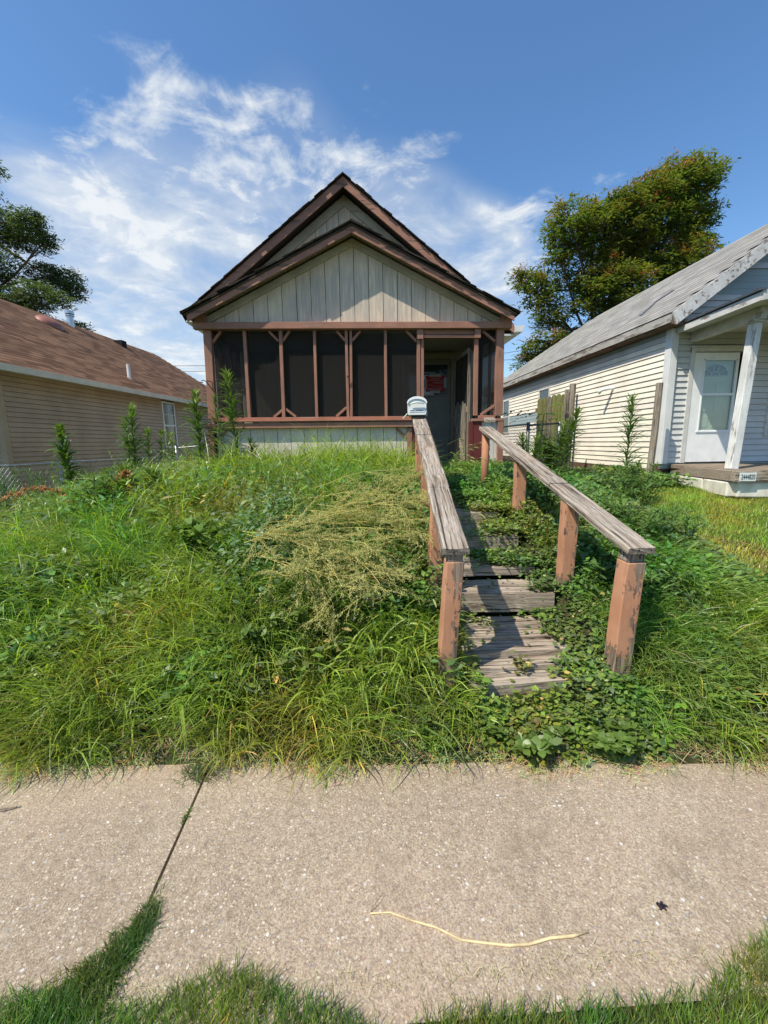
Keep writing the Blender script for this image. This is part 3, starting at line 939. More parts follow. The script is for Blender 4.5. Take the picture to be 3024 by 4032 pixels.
# gutters along both eaves: a U-shaped trough open at the front end
for sgn, xg, zg in ((-1, -2.89, 3.61), (1, 2.755, 3.43)):
    mb = MB()
    mb.box(xg - .06, xg + .06, 7.55, 16.4, zg - .06, zg - .052)
    mb.hexa([(xg - sgn * .058, 7.55, zg - .06), (xg - sgn * .052, 7.55, zg - .06), (xg - sgn * .052, 16.4, zg - .06), (xg - sgn * .058, 16.4, zg - .06),
             (xg - sgn * .058, 7.55, zg + .05), (xg - sgn * .052, 7.55, zg + .05), (xg - sgn * .052, 16.4, zg + .05), (xg - sgn * .058, 16.4, zg + .05)])
    xo = xg + sgn * .058
    mb.hexa([(xo, 7.55, zg - .06), (xo + sgn * .006, 7.55, zg - .06), (xo + sgn * .006, 16.4, zg - .06), (xo, 16.4, zg - .06),
             (xo + sgn * .05, 7.55, zg + .05), (xo + sgn * .056, 7.55, zg + .05), (xo + sgn * .056, 16.4, zg + .05), (xo + sgn * .05, 16.4, zg + .05)])
    mb.prism([(xg - .056, zg - .055), (xg + .056, zg - .055), (xo + sgn * .05, zg + .048), (xg - sgn * .055, zg + .048)], 1, 7.55, 7.556)
    mb.build('gutter', M['gutter'], house)
    MB().box(min(xg - sgn * .06, xg - sgn * .36), max(xg - sgn * .06, xg - sgn * .36), 7.64, 16.4, zg - .10, zg - .07).build('soffit', M['gutter'], house)

# iron hook bracket on the corner stud
hook = thing('iron_hook', 'curled black iron plant hook on the left porch corner post', 'hook', (-2.16, 6.24, 2.33))
pts = [(-2.135, 6.235, 2.27), (-2.20, 6.19, 2.38), (-2.225, 6.16, 2.40), (-2.25, 6.14, 2.392), (-2.258, 6.13, 2.372), (-2.24, 6.13, 2.36), (-2.225, 6.13, 2.375)]
MB().tube(pts, .006, 6).build('arm', M['black'], hook)
MB().tube([(-2.135, 6.24, 2.25), (-2.135, 6.235, 2.385), (-2.20, 6.19, 2.40)], .006, 6).build('mounting_bar', M['black'], hook)
hk2 = thing('iron_latch', 'small black latch hook on the middle double stud', 'latch', (-.2, 6.27, 2.41))
MB().tube([(-.195, 6.272, 2.33), (-.195, 6.25, 2.43), (-.215, 6.235, 2.455), (-.225, 6.24, 2.43)], .008, 6).build('hook', M['black'], hk2)

# red notice taped to the front door
nt = thing('notice', 'red printed notice held by grey tape on the front door glass', 'notice', (1.36, 7.92, 2.58))
MB().box(1.175, 1.525, 7.916, 7.919, 2.42, 2.70).build('sheet', M['redpaper'], nt)
for q in ((1.235, 1.46, 7.912, 7.915, 2.68, 2.735), (1.25, 1.44, 7.912, 7.915, 2.385, 2.435), (1.14, 1.19, 7.912, 7.915, 2.48, 2.63), (1.51, 1.555, 7.912, 7.915, 2.48, 2.66)):
    MB().box(*q).build('tape', M['tape'], nt)
for i, (z, xa, xb) in enumerate(((2.655, 1.27, 1.43), (2.64, 1.27, 1.43), (2.617, 1.20, 1.50), (2.585, 1.30, 1.50), (2.566, 1.33, 1.50), (2.535, 1.2, 1.3), (2.51, 1.3, 1.49), (2.475, 1.2, 1.5), (2.452, 1.2, 1.48))):
    x = xa
    while x < xb:
        w = rnd.uniform(.012, .04)
        MB().box(x, min(xb, x + w), 7.9145, 7.9155, z - .0035, z + .0035).build('print_line', M['tape'], nt)
        x += w + .008

# ------------------------------------------------------------------ handrails
def rail_thing(label, loc): return thing('handrail', label, 'handrail', loc)


def post(parent, xb, yb, zb, xt, yt, zt, w=.089, mat=None, name='post'):
    a, b = Vector((xb, yb, zb)), Vector((xt, yt, zt))
    mb = MB()
    d = (b - a)
    n = 6
    for i in range(n):
        pass
    o = MB()
    h = w / 2
    rings = []
    for i in range(n + 1):
        c = a + d * (i / n)
        j = [rnd.uniform(-.0022, .0022) for _ in range(8)]
        rings.append([(c.x - h + j[0], c.y - h + j[1], c.z), (c.x + h + j[2], c.y - h + j[3], c.z), (c.x + h + j[4], c.y + h + j[5], c.z), (c.x - h + j[6], c.y + h + j[7], c.z)])
    for i in range(n):
        bb = len(o.v)
        o.v += rings[i] + rings[i + 1]
        for k in range(4):
            k2 = (k + 1) % 4
            o.f.append((bb + k, bb + k2, bb + 4 + k2, bb + 4 + k))
        if i == 0: o.f.append((bb + 3, bb + 2, bb + 1, bb))
        if i == n - 1: o.f.append((bb + 4, bb + 5, bb + 6, bb + 7))
    ob = bpy.data.meshes.new(name)
    off = Vector((xb, yb, zb))
    proot = OFF[parent.name]
    ob.from_pydata([tuple(Vector(q) - off) for q in o.v], [], o.f)
    import bmesh
    bm = bmesh.new(); bm.from_mesh(ob)
    bmesh.ops.remove_doubles(bm, verts=bm.verts, dist=.0001)
    ed = [e for e in bm.edges if len(e.link_faces) == 2 and e.calc_face_angle(0) > .8]
    bmesh.ops.bevel(bm, geom=ed, offset=.005, segments=2, affect='EDGES', profile=.5)
    bmesh.ops.recalc_face_normals(bm, faces=bm.faces)
    bm.to_mesh(ob); bm.free()
    ob.materials.append(mat or M['post'])
    oo = bpy.data.objects.new(name, ob); COL.objects.link(oo); oo.parent = parent
    oo.location = off - proot
    return oo


def rail_board(parent, a, b, w=.14, h=.036, seed=0, label=None, mat='rail'):
    """worn plank: cross-sections with slightly wandering edges, cupped top"""
    rr = random.Random(seed)
    a, b = Vector(a), Vector(b)
    d = (b - a).normalized()
    side = d.cross(Vector((0, 0, 1))).normalized(); n = side.cross(d).normalized()
    L = (b - a).length; ns = max(4, int(L / .06))
    mb = MB()
    prof = [(-.5, -1), (.5, -1), (.5, -.15), (.46, 0), (.25, -.03), (0, -.06), (-.25, -.03), (-.46, 0), (-.5, -.15)]
    m_ = len(prof)
    e1 = e2 = 0
    for i in range(ns + 1):
        c = a + (b - a) * (i / ns)
        e1 = max(-.004, min(.004, e1 + rr.uniform(-.002, .002))); e2 = max(-.004, min(.004, e2 + rr.uniform(-.002, .002)))
        sag = rr.uniform(-.001, .001)
        for (u, v) in prof:
            mb.v.append(tuple(c + side * (u * w + (e1 if u < 0 else e2)) + n * (v * h + sag) + d * (rr.uniform(-.003, .003) if i in (0, ns) else 0)))
    for i in range(ns):
        for k in range(m_):
            k2 = (k + 1) % m_
            mb.f.append((i * m_ + k, i * m_ + k2, (i + 1) * m_ + k2, (i + 1) * m_ + k))
    mb.f.append(tuple(range(m_))); mb.f.append(tuple(ns * m_ + k for k in range(m_))[::-1])
    return mb.build('rail_board', M[mat], parent, label=label)


LR = rail_thing('worn grey plank handrail on terracotta posts, carrying the mailbox', (.45, 2.05, .3))


def lz(y): return .975 + (y - 2.0) * .319
def lx(y): return .446 + (y - 2.0) * .0585


def rz(y): return .963 + (y - 1.955) * .252
def rx(y): return 1.379


rail_board(LR, (lx(1.99), 1.99, lz(1.99)), (lx(2.712), 2.712, lz(2.712)), seed=1, label='near board of the rail with a rotted dark front end')
rail_board(LR, (lx(2.718), 2.718, lz(2.718)), (lx(3.845), 3.845, lz(3.845)), seed=2)
rail_board(LR, (lx(3.85), 3.85, lz(3.85) + .004), (lx(4.62), 4.62, 1.80), seed=3)
post(LR, .405, 2.055, .12, .452, 2.055, lz(2.055) - .098)
post(LR, .450, 2.055, lz(2.055) - .098, .455, 2.055, lz(2.055) - .036, .08, M['greyz'], 'bare_post_top')
post(LR, .44, 2.62, .35, .47, 2.62, lz(2.62) - .04)
post(LR, .50, 3.42, .65, .52, 3.42, lz(3.42) - .04)
post(LR, .565, 4.25, .8, .575, 4.25, lz(4.25) - .04)

RR = rail_thing('weathered grey handrail ending in the open with a terracotta post, opposite the mailbox rail', (1.37, 2.02, .3))
rail_board(RR, (rx(1.945), 1.945, rz(1.945)), (rx(2.87), 2.87, rz(2.87)), seed=11, mat='rail2')
rail_board(RR, (rx(2.875), 2.875, rz(2.875) + .003), (rx(4.72), 4.72, rz(4.72)), seed=12, mat='rail2')
post(RR, 1.335, 2.02, .12, 1.375, 2.02, rz(2.02) - .105, .097)
post(RR, 1.372, 2.02, rz(2.02) - .105, 1.378, 2.02, rz(2.02) - .036, .086, M['greyz'], 'bare_post_top')
post(RR, 1.345, 2.66, .3, 1.36, 2.66, rz(2.66) - .04)
post(RR, 1.375, 3.62, .6, 1.378, 3.62, rz(3.62) - .04)
MB().tube([(1.362, 4.66, .8), (1.370, 4.66, rz(4.66) - .04)], .043, 12).build('round_post', M['orangepole'], RR, smooth=True)
# level board joining the rail to the porch sill
RJ = thing('shelf_board', 'short grey weathered board lying under the right porch sill', 'board', (1.4, 5.0, 1.74))
MB().beam((1.47, 4.85, 1.725), (1.72, 5.75, 1.80), .13, .036, (0, 0, 1)).build('board', M['rail'], RJ, bevel=.003)
MB().tube([(1.57, 5.1, 1.60), (1.57, 5.1, 1.735)], [.02, .011], 8).build('bracket', M['galv'], RJ)

# ------------------------------------------------------------------ mailbox
mbx = thing('mailbox', 'pale grey mailbox with an arched white top on the end of the left handrail', 'mailbox', (.565, 4.42, 1.775))
cx, zb_, hw, hs, ha = .563, 1.776, .098, .125, .062


def mail_prof(hw, hs, ha, n=10):
    p = [(-hw * .92, 0), (hw * .92, 0), (hw, .03), (hw, hs)]
    for i in range(1, n):
        t = math.pi * i / n
        p.append((hw * math.cos(t), hs + ha * math.sin(t)))
    p.append((-hw, hs)); p.append((-hw, .03))
    return [(cx + a, zb_ + b) for a, b in p]


MB().prism(mail_prof(hw - .004, hs - .004, ha - .004), 1, 4.42, 4.84).build('body', M['mail'], mbx)
MB().prism(mail_prof(hw, hs - .012, ha - .012), 1, 4.400, 4.418).build('door', M['mail'], mbx, bevel=.003)
# arched lid strip proud of the door
arc = []
for i in range(13):
    t = math.pi * (i / 12)
    arc.append((cx + (hw + .006) * math.cos(t), zb_ + hs + (ha + .005) * math.sin(t) - .004))
inner = [(cx + (hw - .004) * math.cos(math.pi * (12 - i) / 12), zb_ + hs - .012 + (ha - .012) * math.sin(math.pi * (12 - i) / 12)) for i in range(13)]
top = MB()
for i in range(12):
    a, b2 = arc[i], arc[i + 1]
    c2, d2 = inner[12 - i - 1], inner[12 - i]
    top.hexa([(a[0], 4.385, a[1]), (b2[0], 4.385, b2[1]), (b2[0], 4.86, b2[1]), (a[0], 4.86, a[1]),
              (d2[0], 4.385, d2[1]), (c2[0], 4.385, c2[1]), (c2[0], 4.86, c2[1]), (d2[0], 4.86, d2[1])])
top.build('lid', M['white'], mbx, smooth=False)
hd = [(cx + (-.075 + .15 * i / 8), 4.378 - .012 * math.sin(math.pi * i / 8), zb_ + .108 + .018 * math.sin(math.pi * i / 8)) for i in range(9)]
MB().tube(hd, [.003, .007, .009, .010, .010, .010, .009, .007, .003], 8).build('handle', M['mail'], mbx, smooth=True)
MB().box(cx - .075, cx + .078, 4.396, 4.3985, zb_ + .030, zb_ + .058).build('label_strip', M['white'], mbx)
text('lettering', '2804B DENVER ST', .021, (cx, 4.3955, zb_ + .044), (R(90), 0, 0), M['ink'], mbx, .86, .0003, .0006)
MB().box(cx + hw + .001, cx + hw + .006, 4.42, 4.45, zb_ - .01, zb_ + .05).build('flag', M['white'], mbx)
MB().box(cx - .06, cx + .07, 4.41, 4.72, zb_ - .03, zb_ - .003).build('base_plate', M['dark'], mbx)
MB().beam((cx - hw, 4.42, zb_ + .02), (cx - hw - .05, 4.46, zb_ - .03), .012, .006).build('brace', M['white'], mbx)

mbx.rotation_euler = (0, 0, R(-7.0))

# ------------------------------------------------------------------ timber steps
ST = thing('timber_steps', 'weathered grey timber steps climbing between the handrails', 'steps', (.9, 2.0, .2))


def tread(x0, x1, y0, y1, z, h=.036, skew=0.0, tilt=0.0):
    rr = rnd
    mb = MB(); ns = 8
    vs = []
    for i in range(ns + 1):
        t = i / ns; xx = x0 + (x1 - x0) * t
        e0, e1 = rr.uniform(-.004, .004), rr.uniform(-.004, .004)
        if i in (0, ns): e0 += rr.uniform(0, .01)
        zz_ = z + tilt * (t - .5) + rr.uniform(-.0015, .0015)
        yy0, yy1 = y0 + skew * t + e0, y1 + skew * t + e1
        vs.append([(xx, yy0, zz_ - h), (xx, yy1, zz_ - h), (xx, yy1, zz_), (xx, (yy0 + yy1) / 2, zz_ - .003), (xx, yy0, zz_)])
    for q in vs: mb.v += q
    for i in range(ns):
        for k in range(5):
            k2 = (k + 1) % 5
            mb.f.append((i * 5 + k, i * 5 + k2, (i + 1) * 5 + k2, (i + 1) * 5 + k))
    mb.f.append((0, 1, 2, 3, 4)); mb.f.append(tuple(ns * 5 + k for k in (4, 3, 2, 1, 0)))
    return mb.build('plank', M['tread'], ST)


tread(.53, 1.24, 1.935, 2.05, .245, .10, .05)
tread(.53, 1.25, 2.055, 2.17, .266, .08, .05)
tread(.55, 1.28, 2.18, 2.31, .30, .04, .01)
tread(.54, 1.27, 2.315, 2.44, .325, .04)
tread(.55, 1.26, 2.445, 2.57, .345, .04, -.01)
tread(.55, 1.24, 2.585, 2.72, .50, .125, -.03, -.01)
tread(.55, 1.24, 2.725, 2.86, .503, .05, -.02)
tread(.56, 1.24, 2.89, 3.02, .58, .06)
tread(.56, 1.24, 3.03, 3.17, .60, .05)
tread(.56, 1.22, 3.20, 3.34, .745, .14, -.02)
tread(.56, 1.22, 3.345, 3.48, .75, .05, .01)
tread(.57, 1.22, 3.485, 3.62, .755, .05, -.01)
tread(.57, 1.20, 3.65, 3.79, .86, .11)
tread(.58, 1.20, 3.795, 3.93, .865, .05)
tread(.60, 1.20, 4.0, 4.14, .93, .08)
tread(.62, 1.3, 4.2, 4.34, .955, .05)
tread(.80, 1.5, 5.5, 5.85, 1.04, .05)
tread(.80, 1.55, 5.86, 6.15, 1.05, .06)

# ------------------------------------------------------------------ left neighbour
LH = thing('neighbour_house', 'long tan vinyl-sided house with a red-brown shingle roof', 'house', (-7.2, 8.8, 0), rot=R(-5))
for i in range(26):
    z = .50 + i * .1016
    cuts = [0.115, rnd.uniform(2.0, 5.0), rnd.uniform(7.5, 10.5), 15.2]
    for a, b2 in zip(cuts[:-1], cuts[1:]):
        segs = [(a, b2)]
        if 1.40 < z + .05 < 2.99:   # leave the window opening
            segs = []
            for (p, q) in ((a, min(b2, 5.72)), (max(a, 6.50), b2)):
                if q - p > .02: segs.append((p, q))
        for p, q in segs:
            MB().prism([(-.004, z + .009), (.024, z + .009), (.004, z + .1045), (-.004, z + .1045)], 1, p + .001, q - .001).build('siding_board', M['lhclap'], LH)
MB().box(-8.0, -.03, .03, 15.2, 0, 3.05).build('wall', M['found'], LH)
for i in range(26):
    z = .50 + i * .1016
    MB().prism([(0.006, z + .008), (-.020, z + .008), (.0, z + .104), (.006, z + .104)], 0, -7.9, -.10).build('siding_board', M['lhfront'], LH)
    
MB().box(-.10, .022, -.02, .11, .48, 3.05).build('corner_board', M['lhclap'], LH, bevel=.004)
MB().box(-7.9, -.03, .03, 15.1, -.2, .5).build('foundation', M['brickd'], LH)
RS = .644
MB().prism([(.33, 3.06), (-4, 3.06 + RS * 4.33), (-8.33, 3.06), (-8.33, 3.09), (-4, 3.095 + RS * 4.33), (.33, 3.095)], 1, -2.3, 12.6).build('roof', M['roofred'], LH)  # front overhang added out of view, to shade the front wall
MB().box(-8.3, .33, -2.28, -.03, 3.0, 3.02).box(.0, .33, -.03, 12.6, 3.02, 3.05).build('soffit', M['gutter'], LH)  # first box closes the added, unseen front overhang
MB().prism([(.335, 2.97), (.42, 2.97), (.46, 3.09), (.45, 3.09), (.41, 2.98), (.345, 2.98), (.345, 3.09), (.335, 3.09)], 1, -2.32, 12.6).build('gutter', M['gutter'], LH)
MB().prism([(0, 3.05), (-8, 3.05), (-4, 5.6)], 1, 12.3, 12.45).build('gable', M['lhclap'], LH)
MB().prism([(0, 3.05), (-8, 3.05), (-4, 5.6)], 1, .0, .1).build('gable', M['lhfront'], LH)
roof_tabs('shingle', LH, M['roofred'], ((.36, -2.3, 3.092), (0, 1, 0), (-1, 0, RS)), 37, 45, .333, .141, .009, .003, 300, near=True)
# window: frame, two sashes with panes
w0, w1, wz0, wz1 = 5.72, 6.50, 1.42, 2.97
wf = MB().box(-.01, .03, w0, w0 + .06, wz0, wz1).box(-.01, .03, w1 - .06, w1, wz0, wz1).box(-.01, .03, w0 + .06, w1 - .06, wz0, wz0 + .07).box(-.01, .03, w0 + .06, w1 - .06, wz1 - .06, wz1).build('window', M['gutter'], LH)
MB().box(-.005, .022, w0 + .06, w1 - .06, 2.16, 2.20).build('sash_rail', M['white'], wf)
MB().box(-.003, .004, w0 + .06, w1 - .06, wz0 + .07, 2.16).build('pane', M['darkglass'], wf)
MB().box(-.003, .008, w0 + .06, w1 - .06, 2.20, wz1 - .06).build('pane', M['darkglass'], wf)
for q in ((.009, .012, w0 + .37, w0 + .385, 2.2, wz1 - .06), (.009, .012, w0 + .06, w1 - .06, 2.54, 2.555)):
    MB().box(*q).build('muntin', M['gutter'], wf)
# roof fittings
mb = MB()
c0 = Vector((-3.2, 5.45, 3.095 + RS * 3.55 + .02))
ev = Vector((-1, 0, RS)).normalized(); nn_ = Vector((RS, 0, 1)).normalized()
rings = []
for i in range(5):
    rr_, hh_ = (.36, .34, .28, .17, .03)[i], (0, .05, .11, .15, .165)[i]
    rings.append([tuple(c0 + Vector((0, 1, 0)) * (rr_ * 1.15 * math.cos(2 * math.pi * k / 16)) + ev * (rr_ * math.sin(2 * math.pi * k / 16)) + nn_ * hh_) for k in range(16)])
for i in range(5): mb.v += rings[i]
for i in range(4):
    for k in range(16):
        k2 = (k + 1) % 16
        mb.f.append((i * 16 + k, i * 16 + k2, (i + 1) * 16 + k2, (i + 1) * 16 + k))
mb.f.append(tuple(64 + k for k in range(16)))
mb.build('dome_vent', M['vent'], LH, smooth=True)
MB().tube([(-3.85, 7.2, 5.7), (-3.85, 7.2, 6.12)], .10, 14).tube([(-3.85, 7.2, 6.12), (-3.85, 7.2, 6.16)], .14, 14).tube([(-3.85, 7.2, 6.2), (-3.85, 7.2, 6.30)], .14, 14).build('flue', M['steelpipe'], LH)
MB().tube([(-.38, 4.8, 3.45), (-.38, 4.8, 3.98)], .05, 10).tube([(-.38, 4.8, 3.52), (-.38, 4.8, 3.56)], .075, 10).build('vent_pipe', M['gutter'], LH)
MB().box(-3.78, -3.42, 9.3, 9.6, 5.45, 5.80).build('box_vent', M['roofdark'], LH)
# lamp under the eave at the front corner
lampm = MB().tube([(.02, -.1, 2.86), (.10, -.16, 2.86)], .035, 8).tube([(.10, -.16, 2.86), (.22, -.22, 2.85)], [.045, .06], 10)
lampm.build('flood_lamp', M['white'], LH)

# ------------------------------------------------------------------ right neighbour
RH = thing('neighbour_house', 'cream and pale grey sided house with a grey shingle roof and peeling white porch', 'house', (5.34, 7.3, .8))
XW = 5.34
EX, EZ, ES = 5.12, 3.48, .757
RX = 7.5
for i in range(25):
    z = .93 + i * .1016
    if z > 3.42: break
    top_ = i > 21
    cuts = [7.40, rnd.uniform(8.8, 10.2), rnd.uniform(11.3, 13.5), 17.8]
    for a, b2 in zip(cuts[:-1], cuts[1:]):
        segs = [(a, b2)]
        for (wa, wb, za, zc) in ((11.95, 12.68, 2.16, 3.0), (15.25, 15.95, 1.75, 2.98)):
            ns = []
            for (p, q) in segs:
                if z + .06 > za and z + .04 < zc:
                    for (pp, qq) in ((p, min(q, wa)), (max(p, wb), q)):
                        if qq - pp > .02: ns.append((pp, qq))
                else: ns.append((p, q))
            segs = ns
        for p, q in segs:
            blue = (2.04 < z + .05 < 2.31 and p >= 12.6 and q < 15.4)
            if top_: mt_ = M['rhblue'] if i >= 23 else M['rhfront']  # top courses: eave shade put into the colour, plus some exposed blue-grey backer
            else: mt_ = M['rhclap']
            # vinyl torn off between the windows shows old blue clapboard
            if 2.02 < z + .05 < 2.32 and q > 12.7:
                for (pp, qq, mm) in ((p, min(q, 12.8), M['rhclap']), (max(p, 12.8), min(q, 15.3), M['rhblue']), (max(p, 15.3), q, M['rhclap'])):
                    if qq - pp > .02:
                        MB().prism([(XW, z), (XW - (.008 if mm is M['rhblue'] else .016), z), (XW - .002, z + .103), (XW, z + .103)], 1, pp + .001, qq - .001).build('siding_board', mm, RH)
                continue
            MB().prism([(XW + .003, z + .008), (XW - .020, z + .008), (XW - .003, z + .104), (XW + .003, z + .104)], 1, p + .001, q - .001).build('siding_board', mt_, RH)
MB().box(XW + .004, 9.9, 7.42, 17.8, .95, 3.46).build('wall', M['rhblue'], RH)
MB().box(XW + .004, 5.74, 7.309, 7.419, .95, 3.46).box(6.69, 9.9, 7.309, 7.419, .95, 3.46).box(5.741, 6.689, 7.309, 7.419, 3.0, 3.46).build('wall', M['rhblue'], RH)
MB().box(XW + .01, 9.9, 7.6, 17.7, .3, .95).build('foundation', M['found'], RH)
MB().box(XW - .01, XW + .008, 7.75, 10.6, .5, .93).build('skirting_panel', M['found'], RH)
MB().box(XW - .01, XW + .008, 10.62, 17.0, .5, .93).build('skirting_panel', M['found'], RH)
for (za, zc, xa, xb) in ((.55, .9, 5.34, 5.42), (.9, 1.02, 5.30, 5.55), (.5, .92, 5.46, 5.54)):
    MB().box(xa, xb, 7.32, 7.5, za, zc).build('foundation_timber', M['found'], RH)
M['cornerw'] = m_plain('white_vinyl_corner', (0.66, 0.66, 0.64), 0.5, 0.08, 3, dirt=(.5, .47, .42), dirt_amt=.3)
MB().box(XW - .03, XW + .0, 7.24, 7.39, 1.04, 3.44).box(XW + .0, XW + .10, 7.24, 7.28, 1.04, 3.44).build('corner_board', M['cornerw'], RH, bevel=.003)
# front siding rows, broken by the door
zt = 4.9
i = 0
while True:
    z = 1.05 + i * .1016
    if z > 4.4: break
    xl = XW + .10 if z < 3.45 else EX + (z + .1 - EZ) / ES + .06
    xr = 9.5 if z < 3.45 else 2 * RX - xl
    blue = 3.86 < z + .05 < 4.25
    parts = [(xl, xr)]
    if z + .05 < 3.06: parts = [(xl, 5.70), (6.73, 7.22), (8.1, xr)] if 1.52 < z + .05 < 2.6 else [(xl, 5.70), (6.73, xr)]
    for p, q in parts:
        if q - p < .03: continue
        if blue:
            MB().prism([(7.305, z), (7.298, z), (7.303, z + .1016), (7.305, z + .1016)], 0, p, q).build('siding_board', M['rhblue'], RH)
        else:
            MB().prism([(7.305, z + .008), (7.278, z + .008), (7.300, z + .104), (7.305, z + .104)], 0, p, q).build('siding_board', M['rhfront'], RH)
    i += 1
MB().prism([(EX + .2, EZ), (2 * RX - EX - .2, EZ), (RX, EZ + ES * (RX - EX) - .1)], 1, 7.306, 7.4).build('gable_wall', M['rhblue'], RH)
# roof with hipped rear end
ZR = EZ + ES * (RX - EX)
mb = MB()
a, b2, c2, d2 = (EX, 7.02, EZ), (RX, 7.02, ZR), (RX, 14.0, ZR), (EX, 17.9, EZ)
mb.hexa([a, b2, c2, d2, *[(p[0], p[1], p[2] + .05) for p in (a, b2, c2, d2)]])
a, b2, c2, d2 = (RX, 7.02, ZR), (2 * RX - EX, 7.02, EZ), (2 * RX - EX, 17.9, EZ), (RX, 14.0, ZR)
mb.hexa([a, b2, c2, d2, *[(p[0], p[1], p[2] + .05) for p in (a, b2, c2, d2)]])
mb.prism([(EX, 17.9), (RX, 14.0), (2 * RX - EX, 17.9)], 2, EZ, EZ + .05) if False else None
mb.face([(EX, 17.9, EZ + .05), (RX, 14.0, ZR + .05), (2 * RX - EX, 17.9, EZ + .05)])
rroof = mb.build('roof', M['roofgrey'], RH)
# tabs limited by the hip line
tw, th_ = .333, .141
LS = math.hypot(1, ES)
cols = []
for r_i in range(21):
    v = r_i * th_
    ymax = 17.9 - 3.9 * (v / LS) / (RX - EX)
    cols.append(int((ymax - 7.02) / tw) - 1)
roof_tabs('shingle', RH, M['roofgrey'], ((EX - .02, 7.0, EZ + .052), (0, 1, 0), (1, 0, ES)), 21, cols, tw, th_, .009, .003, 300, near=True)
# long dark scar where shingles are missing
def rp(x, y, up=.095): return (x, y, EZ + ES * (x - EX) + up)
pts = [(5.58, 8.53), (5.66, 8.75), (5.80, 8.72), (6.06, 8.86), (6.23, 8.60), (6.20, 8.50), (6.00, 8.72), (5.80, 8.60)]
mb = MB()
mb.face([rp(*p) for p in pts])
mb.build('roof_scar', M['tar'], RH)
# rake board and eave fascia
MB().prism([(EX - .02, EZ + .05), (EX + .06, EZ - .14), (RX, ZR - .17), (RX, ZR + .05)], 1, 6.98, 7.015).build('rake_board', M['rhpeel'], RH)
MB().prism([(RX + .002, ZR + .05), (RX + .002, ZR - .17), (2 * RX - EX - .06, EZ - .14), (2 * RX - EX + .02, EZ + .05)], 1, 6.98, 7.015).build('rake_board', M['rhpeel'], RH)
for (a, b2) in ((7.02, 11.6), (11.61, 17.8)):
    MB().box(EX - .03, EX - .005, a, b2, EZ - .10, EZ + .03).build('eave_board', M['eavepeel'], RH)
MB().prism([(EX - .004, EZ - .12), (XW, EZ - .14), (XW, EZ - .02), (EX - .004, EZ - .01)], 1, 7.02, 17.8).build('soffit', M['found'], RH)
# side windows
for (wa, wb, za, zc) in ((11.95, 12.68, 2.16, 3.0), (15.25, 15.95, 1.75, 2.98)):
    wf = MB().box(XW - .035, XW + .004, wa, wa + .05, za, zc).box(XW - .035, XW + .004, wb - .05, wb, za, zc).box(XW - .035, XW + .004, wa + .05, wb - .05, za, za + .05).box(XW - .035, XW + .004, wa + .05, wb - .05, zc - .05, zc).build('window', M['rhwhite'], RH)
    MB().box(XW - .01, XW - .004, wa + .05, wb - .05, za + .05, zc - .05).build('pane', M['darkglass'], wf)
    MB().box(XW - .02, XW - .011, wa + .05, wb - .05, (za + zc) / 2 - .02, (za + zc) / 2 + .02).build('sash_rail', M['rhwhite'], wf)
MB().tube([(5.36, 8.88, 2.56), (5.22, 8.9, 2.56), (5.12, 8.95, 2.54), (5.08, 9.0, 2.47)], .035, 10).build('drain_elbow', M['white'], RH, smooth=True)
# door with storm door
for q in ((5.70, 5.775, 7.262, 7.304, 1.05, 3.03), (6.655, 6.73, 7.262, 7.304, 1.05, 3.03), (5.70, 6.73, 7.258, 7.304, 2.965, 3.04), (5.69, 6.74, 7.24, 7.304, 3.035, 3.06)):
    MB().box(*q).build('door_casing', M['rhwhite'], RH)
MB().box(6.59, 6.655, 7.27, 7.30, 1.07, 2.96).build('door_jamb', M['greyz'], RH)
inner = MB().box(5.80, 6.60, 7.335, 7.375, 1.07, 2.95).build('inner_door', M['doorwhite'], RH)
for (xa, xb, za, zc) in ((5.99, 6.18, 1.68, 1.88), (6.26, 6.45, 1.68, 1.88), (5.99, 6.18, 1.95, 2.45), (6.26, 6.45, 1.95, 2.45), (5.99, 6.18, 1.2, 1.6), (6.26, 6.45, 1.2, 1.6)):
    MB().box(xa, xb, 7.325, 7.334, za, zc).build('raised_panel', M['doorwhite'], inner, bevel=.006)
fan = [(6.22 + .235 * math.cos(math.pi * i / 14), 2.565 + .2 * math.sin(math.pi * i / 14)) for i in range(15)]
MB().prism(fan, 1, 7.322, 7.334).build('fan_light', M['darkglass'], inner)
mb = MB()
for i in range(14):
    a, b2 = fan[i], fan[i + 1]
    mb.beam((a[0], 7.318, a[1]), (b2[0], 7.318, b2[1]), .012, .022, (0, 1, 0))
for t in (36, 72, 108, 144):
    mb.beam((6.22 + .08 * math.cos(R(t)), 7.318, 2.565 + .07 * math.sin(R(t))), (6.22 + .235 * math.cos(R(t)), 7.318, 2.565 + .2 * math.sin(R(t))), .008, .014, (0, 1, 0))
mb.beam((5.985, 7.318, 2.565), (6.455, 7.318, 2.565), .012, .022, (0, 1, 0))
for i in range(8):
    t0, t1 = math.pi * i / 8, math.pi * (i + 1) / 8
    mb.beam((6.22 + .08 * math.cos(t0), 7.318, 2.565 + .07 * math.sin(t0)), (6.22 + .08 * math.cos(t1), 7.318, 2.565 + .07 * math.sin(t1)), .01, .014, (0, 1, 0))
mb.build('fan_muntin', M['doorwhite'], inner)
sd2 = MB()
for q in ((5.785, 5.975, 7.27, 7.30, 1.065, 2.95), (6.535, 6.655, 7.27, 7.30, 1.065, 2.95), (5.975, 6.535, 7.27, 7.30, 1.065, 1.63), (5.975, 6.535, 7.27, 7.30, 2.82, 2.95)):
    sd2.box(*q)
sd2 = sd2.build('storm_door', M['doorwhite'], RH)
MB().box(5.975, 6.535, 7.262, 7.30, 2.225, 2.265).build('mid_rail', M['white'], sd2)
MB().box(5.975, 6.535, 7.284, 7.288, 1.63, 2.225).build('pane', M['glass'], sd2)
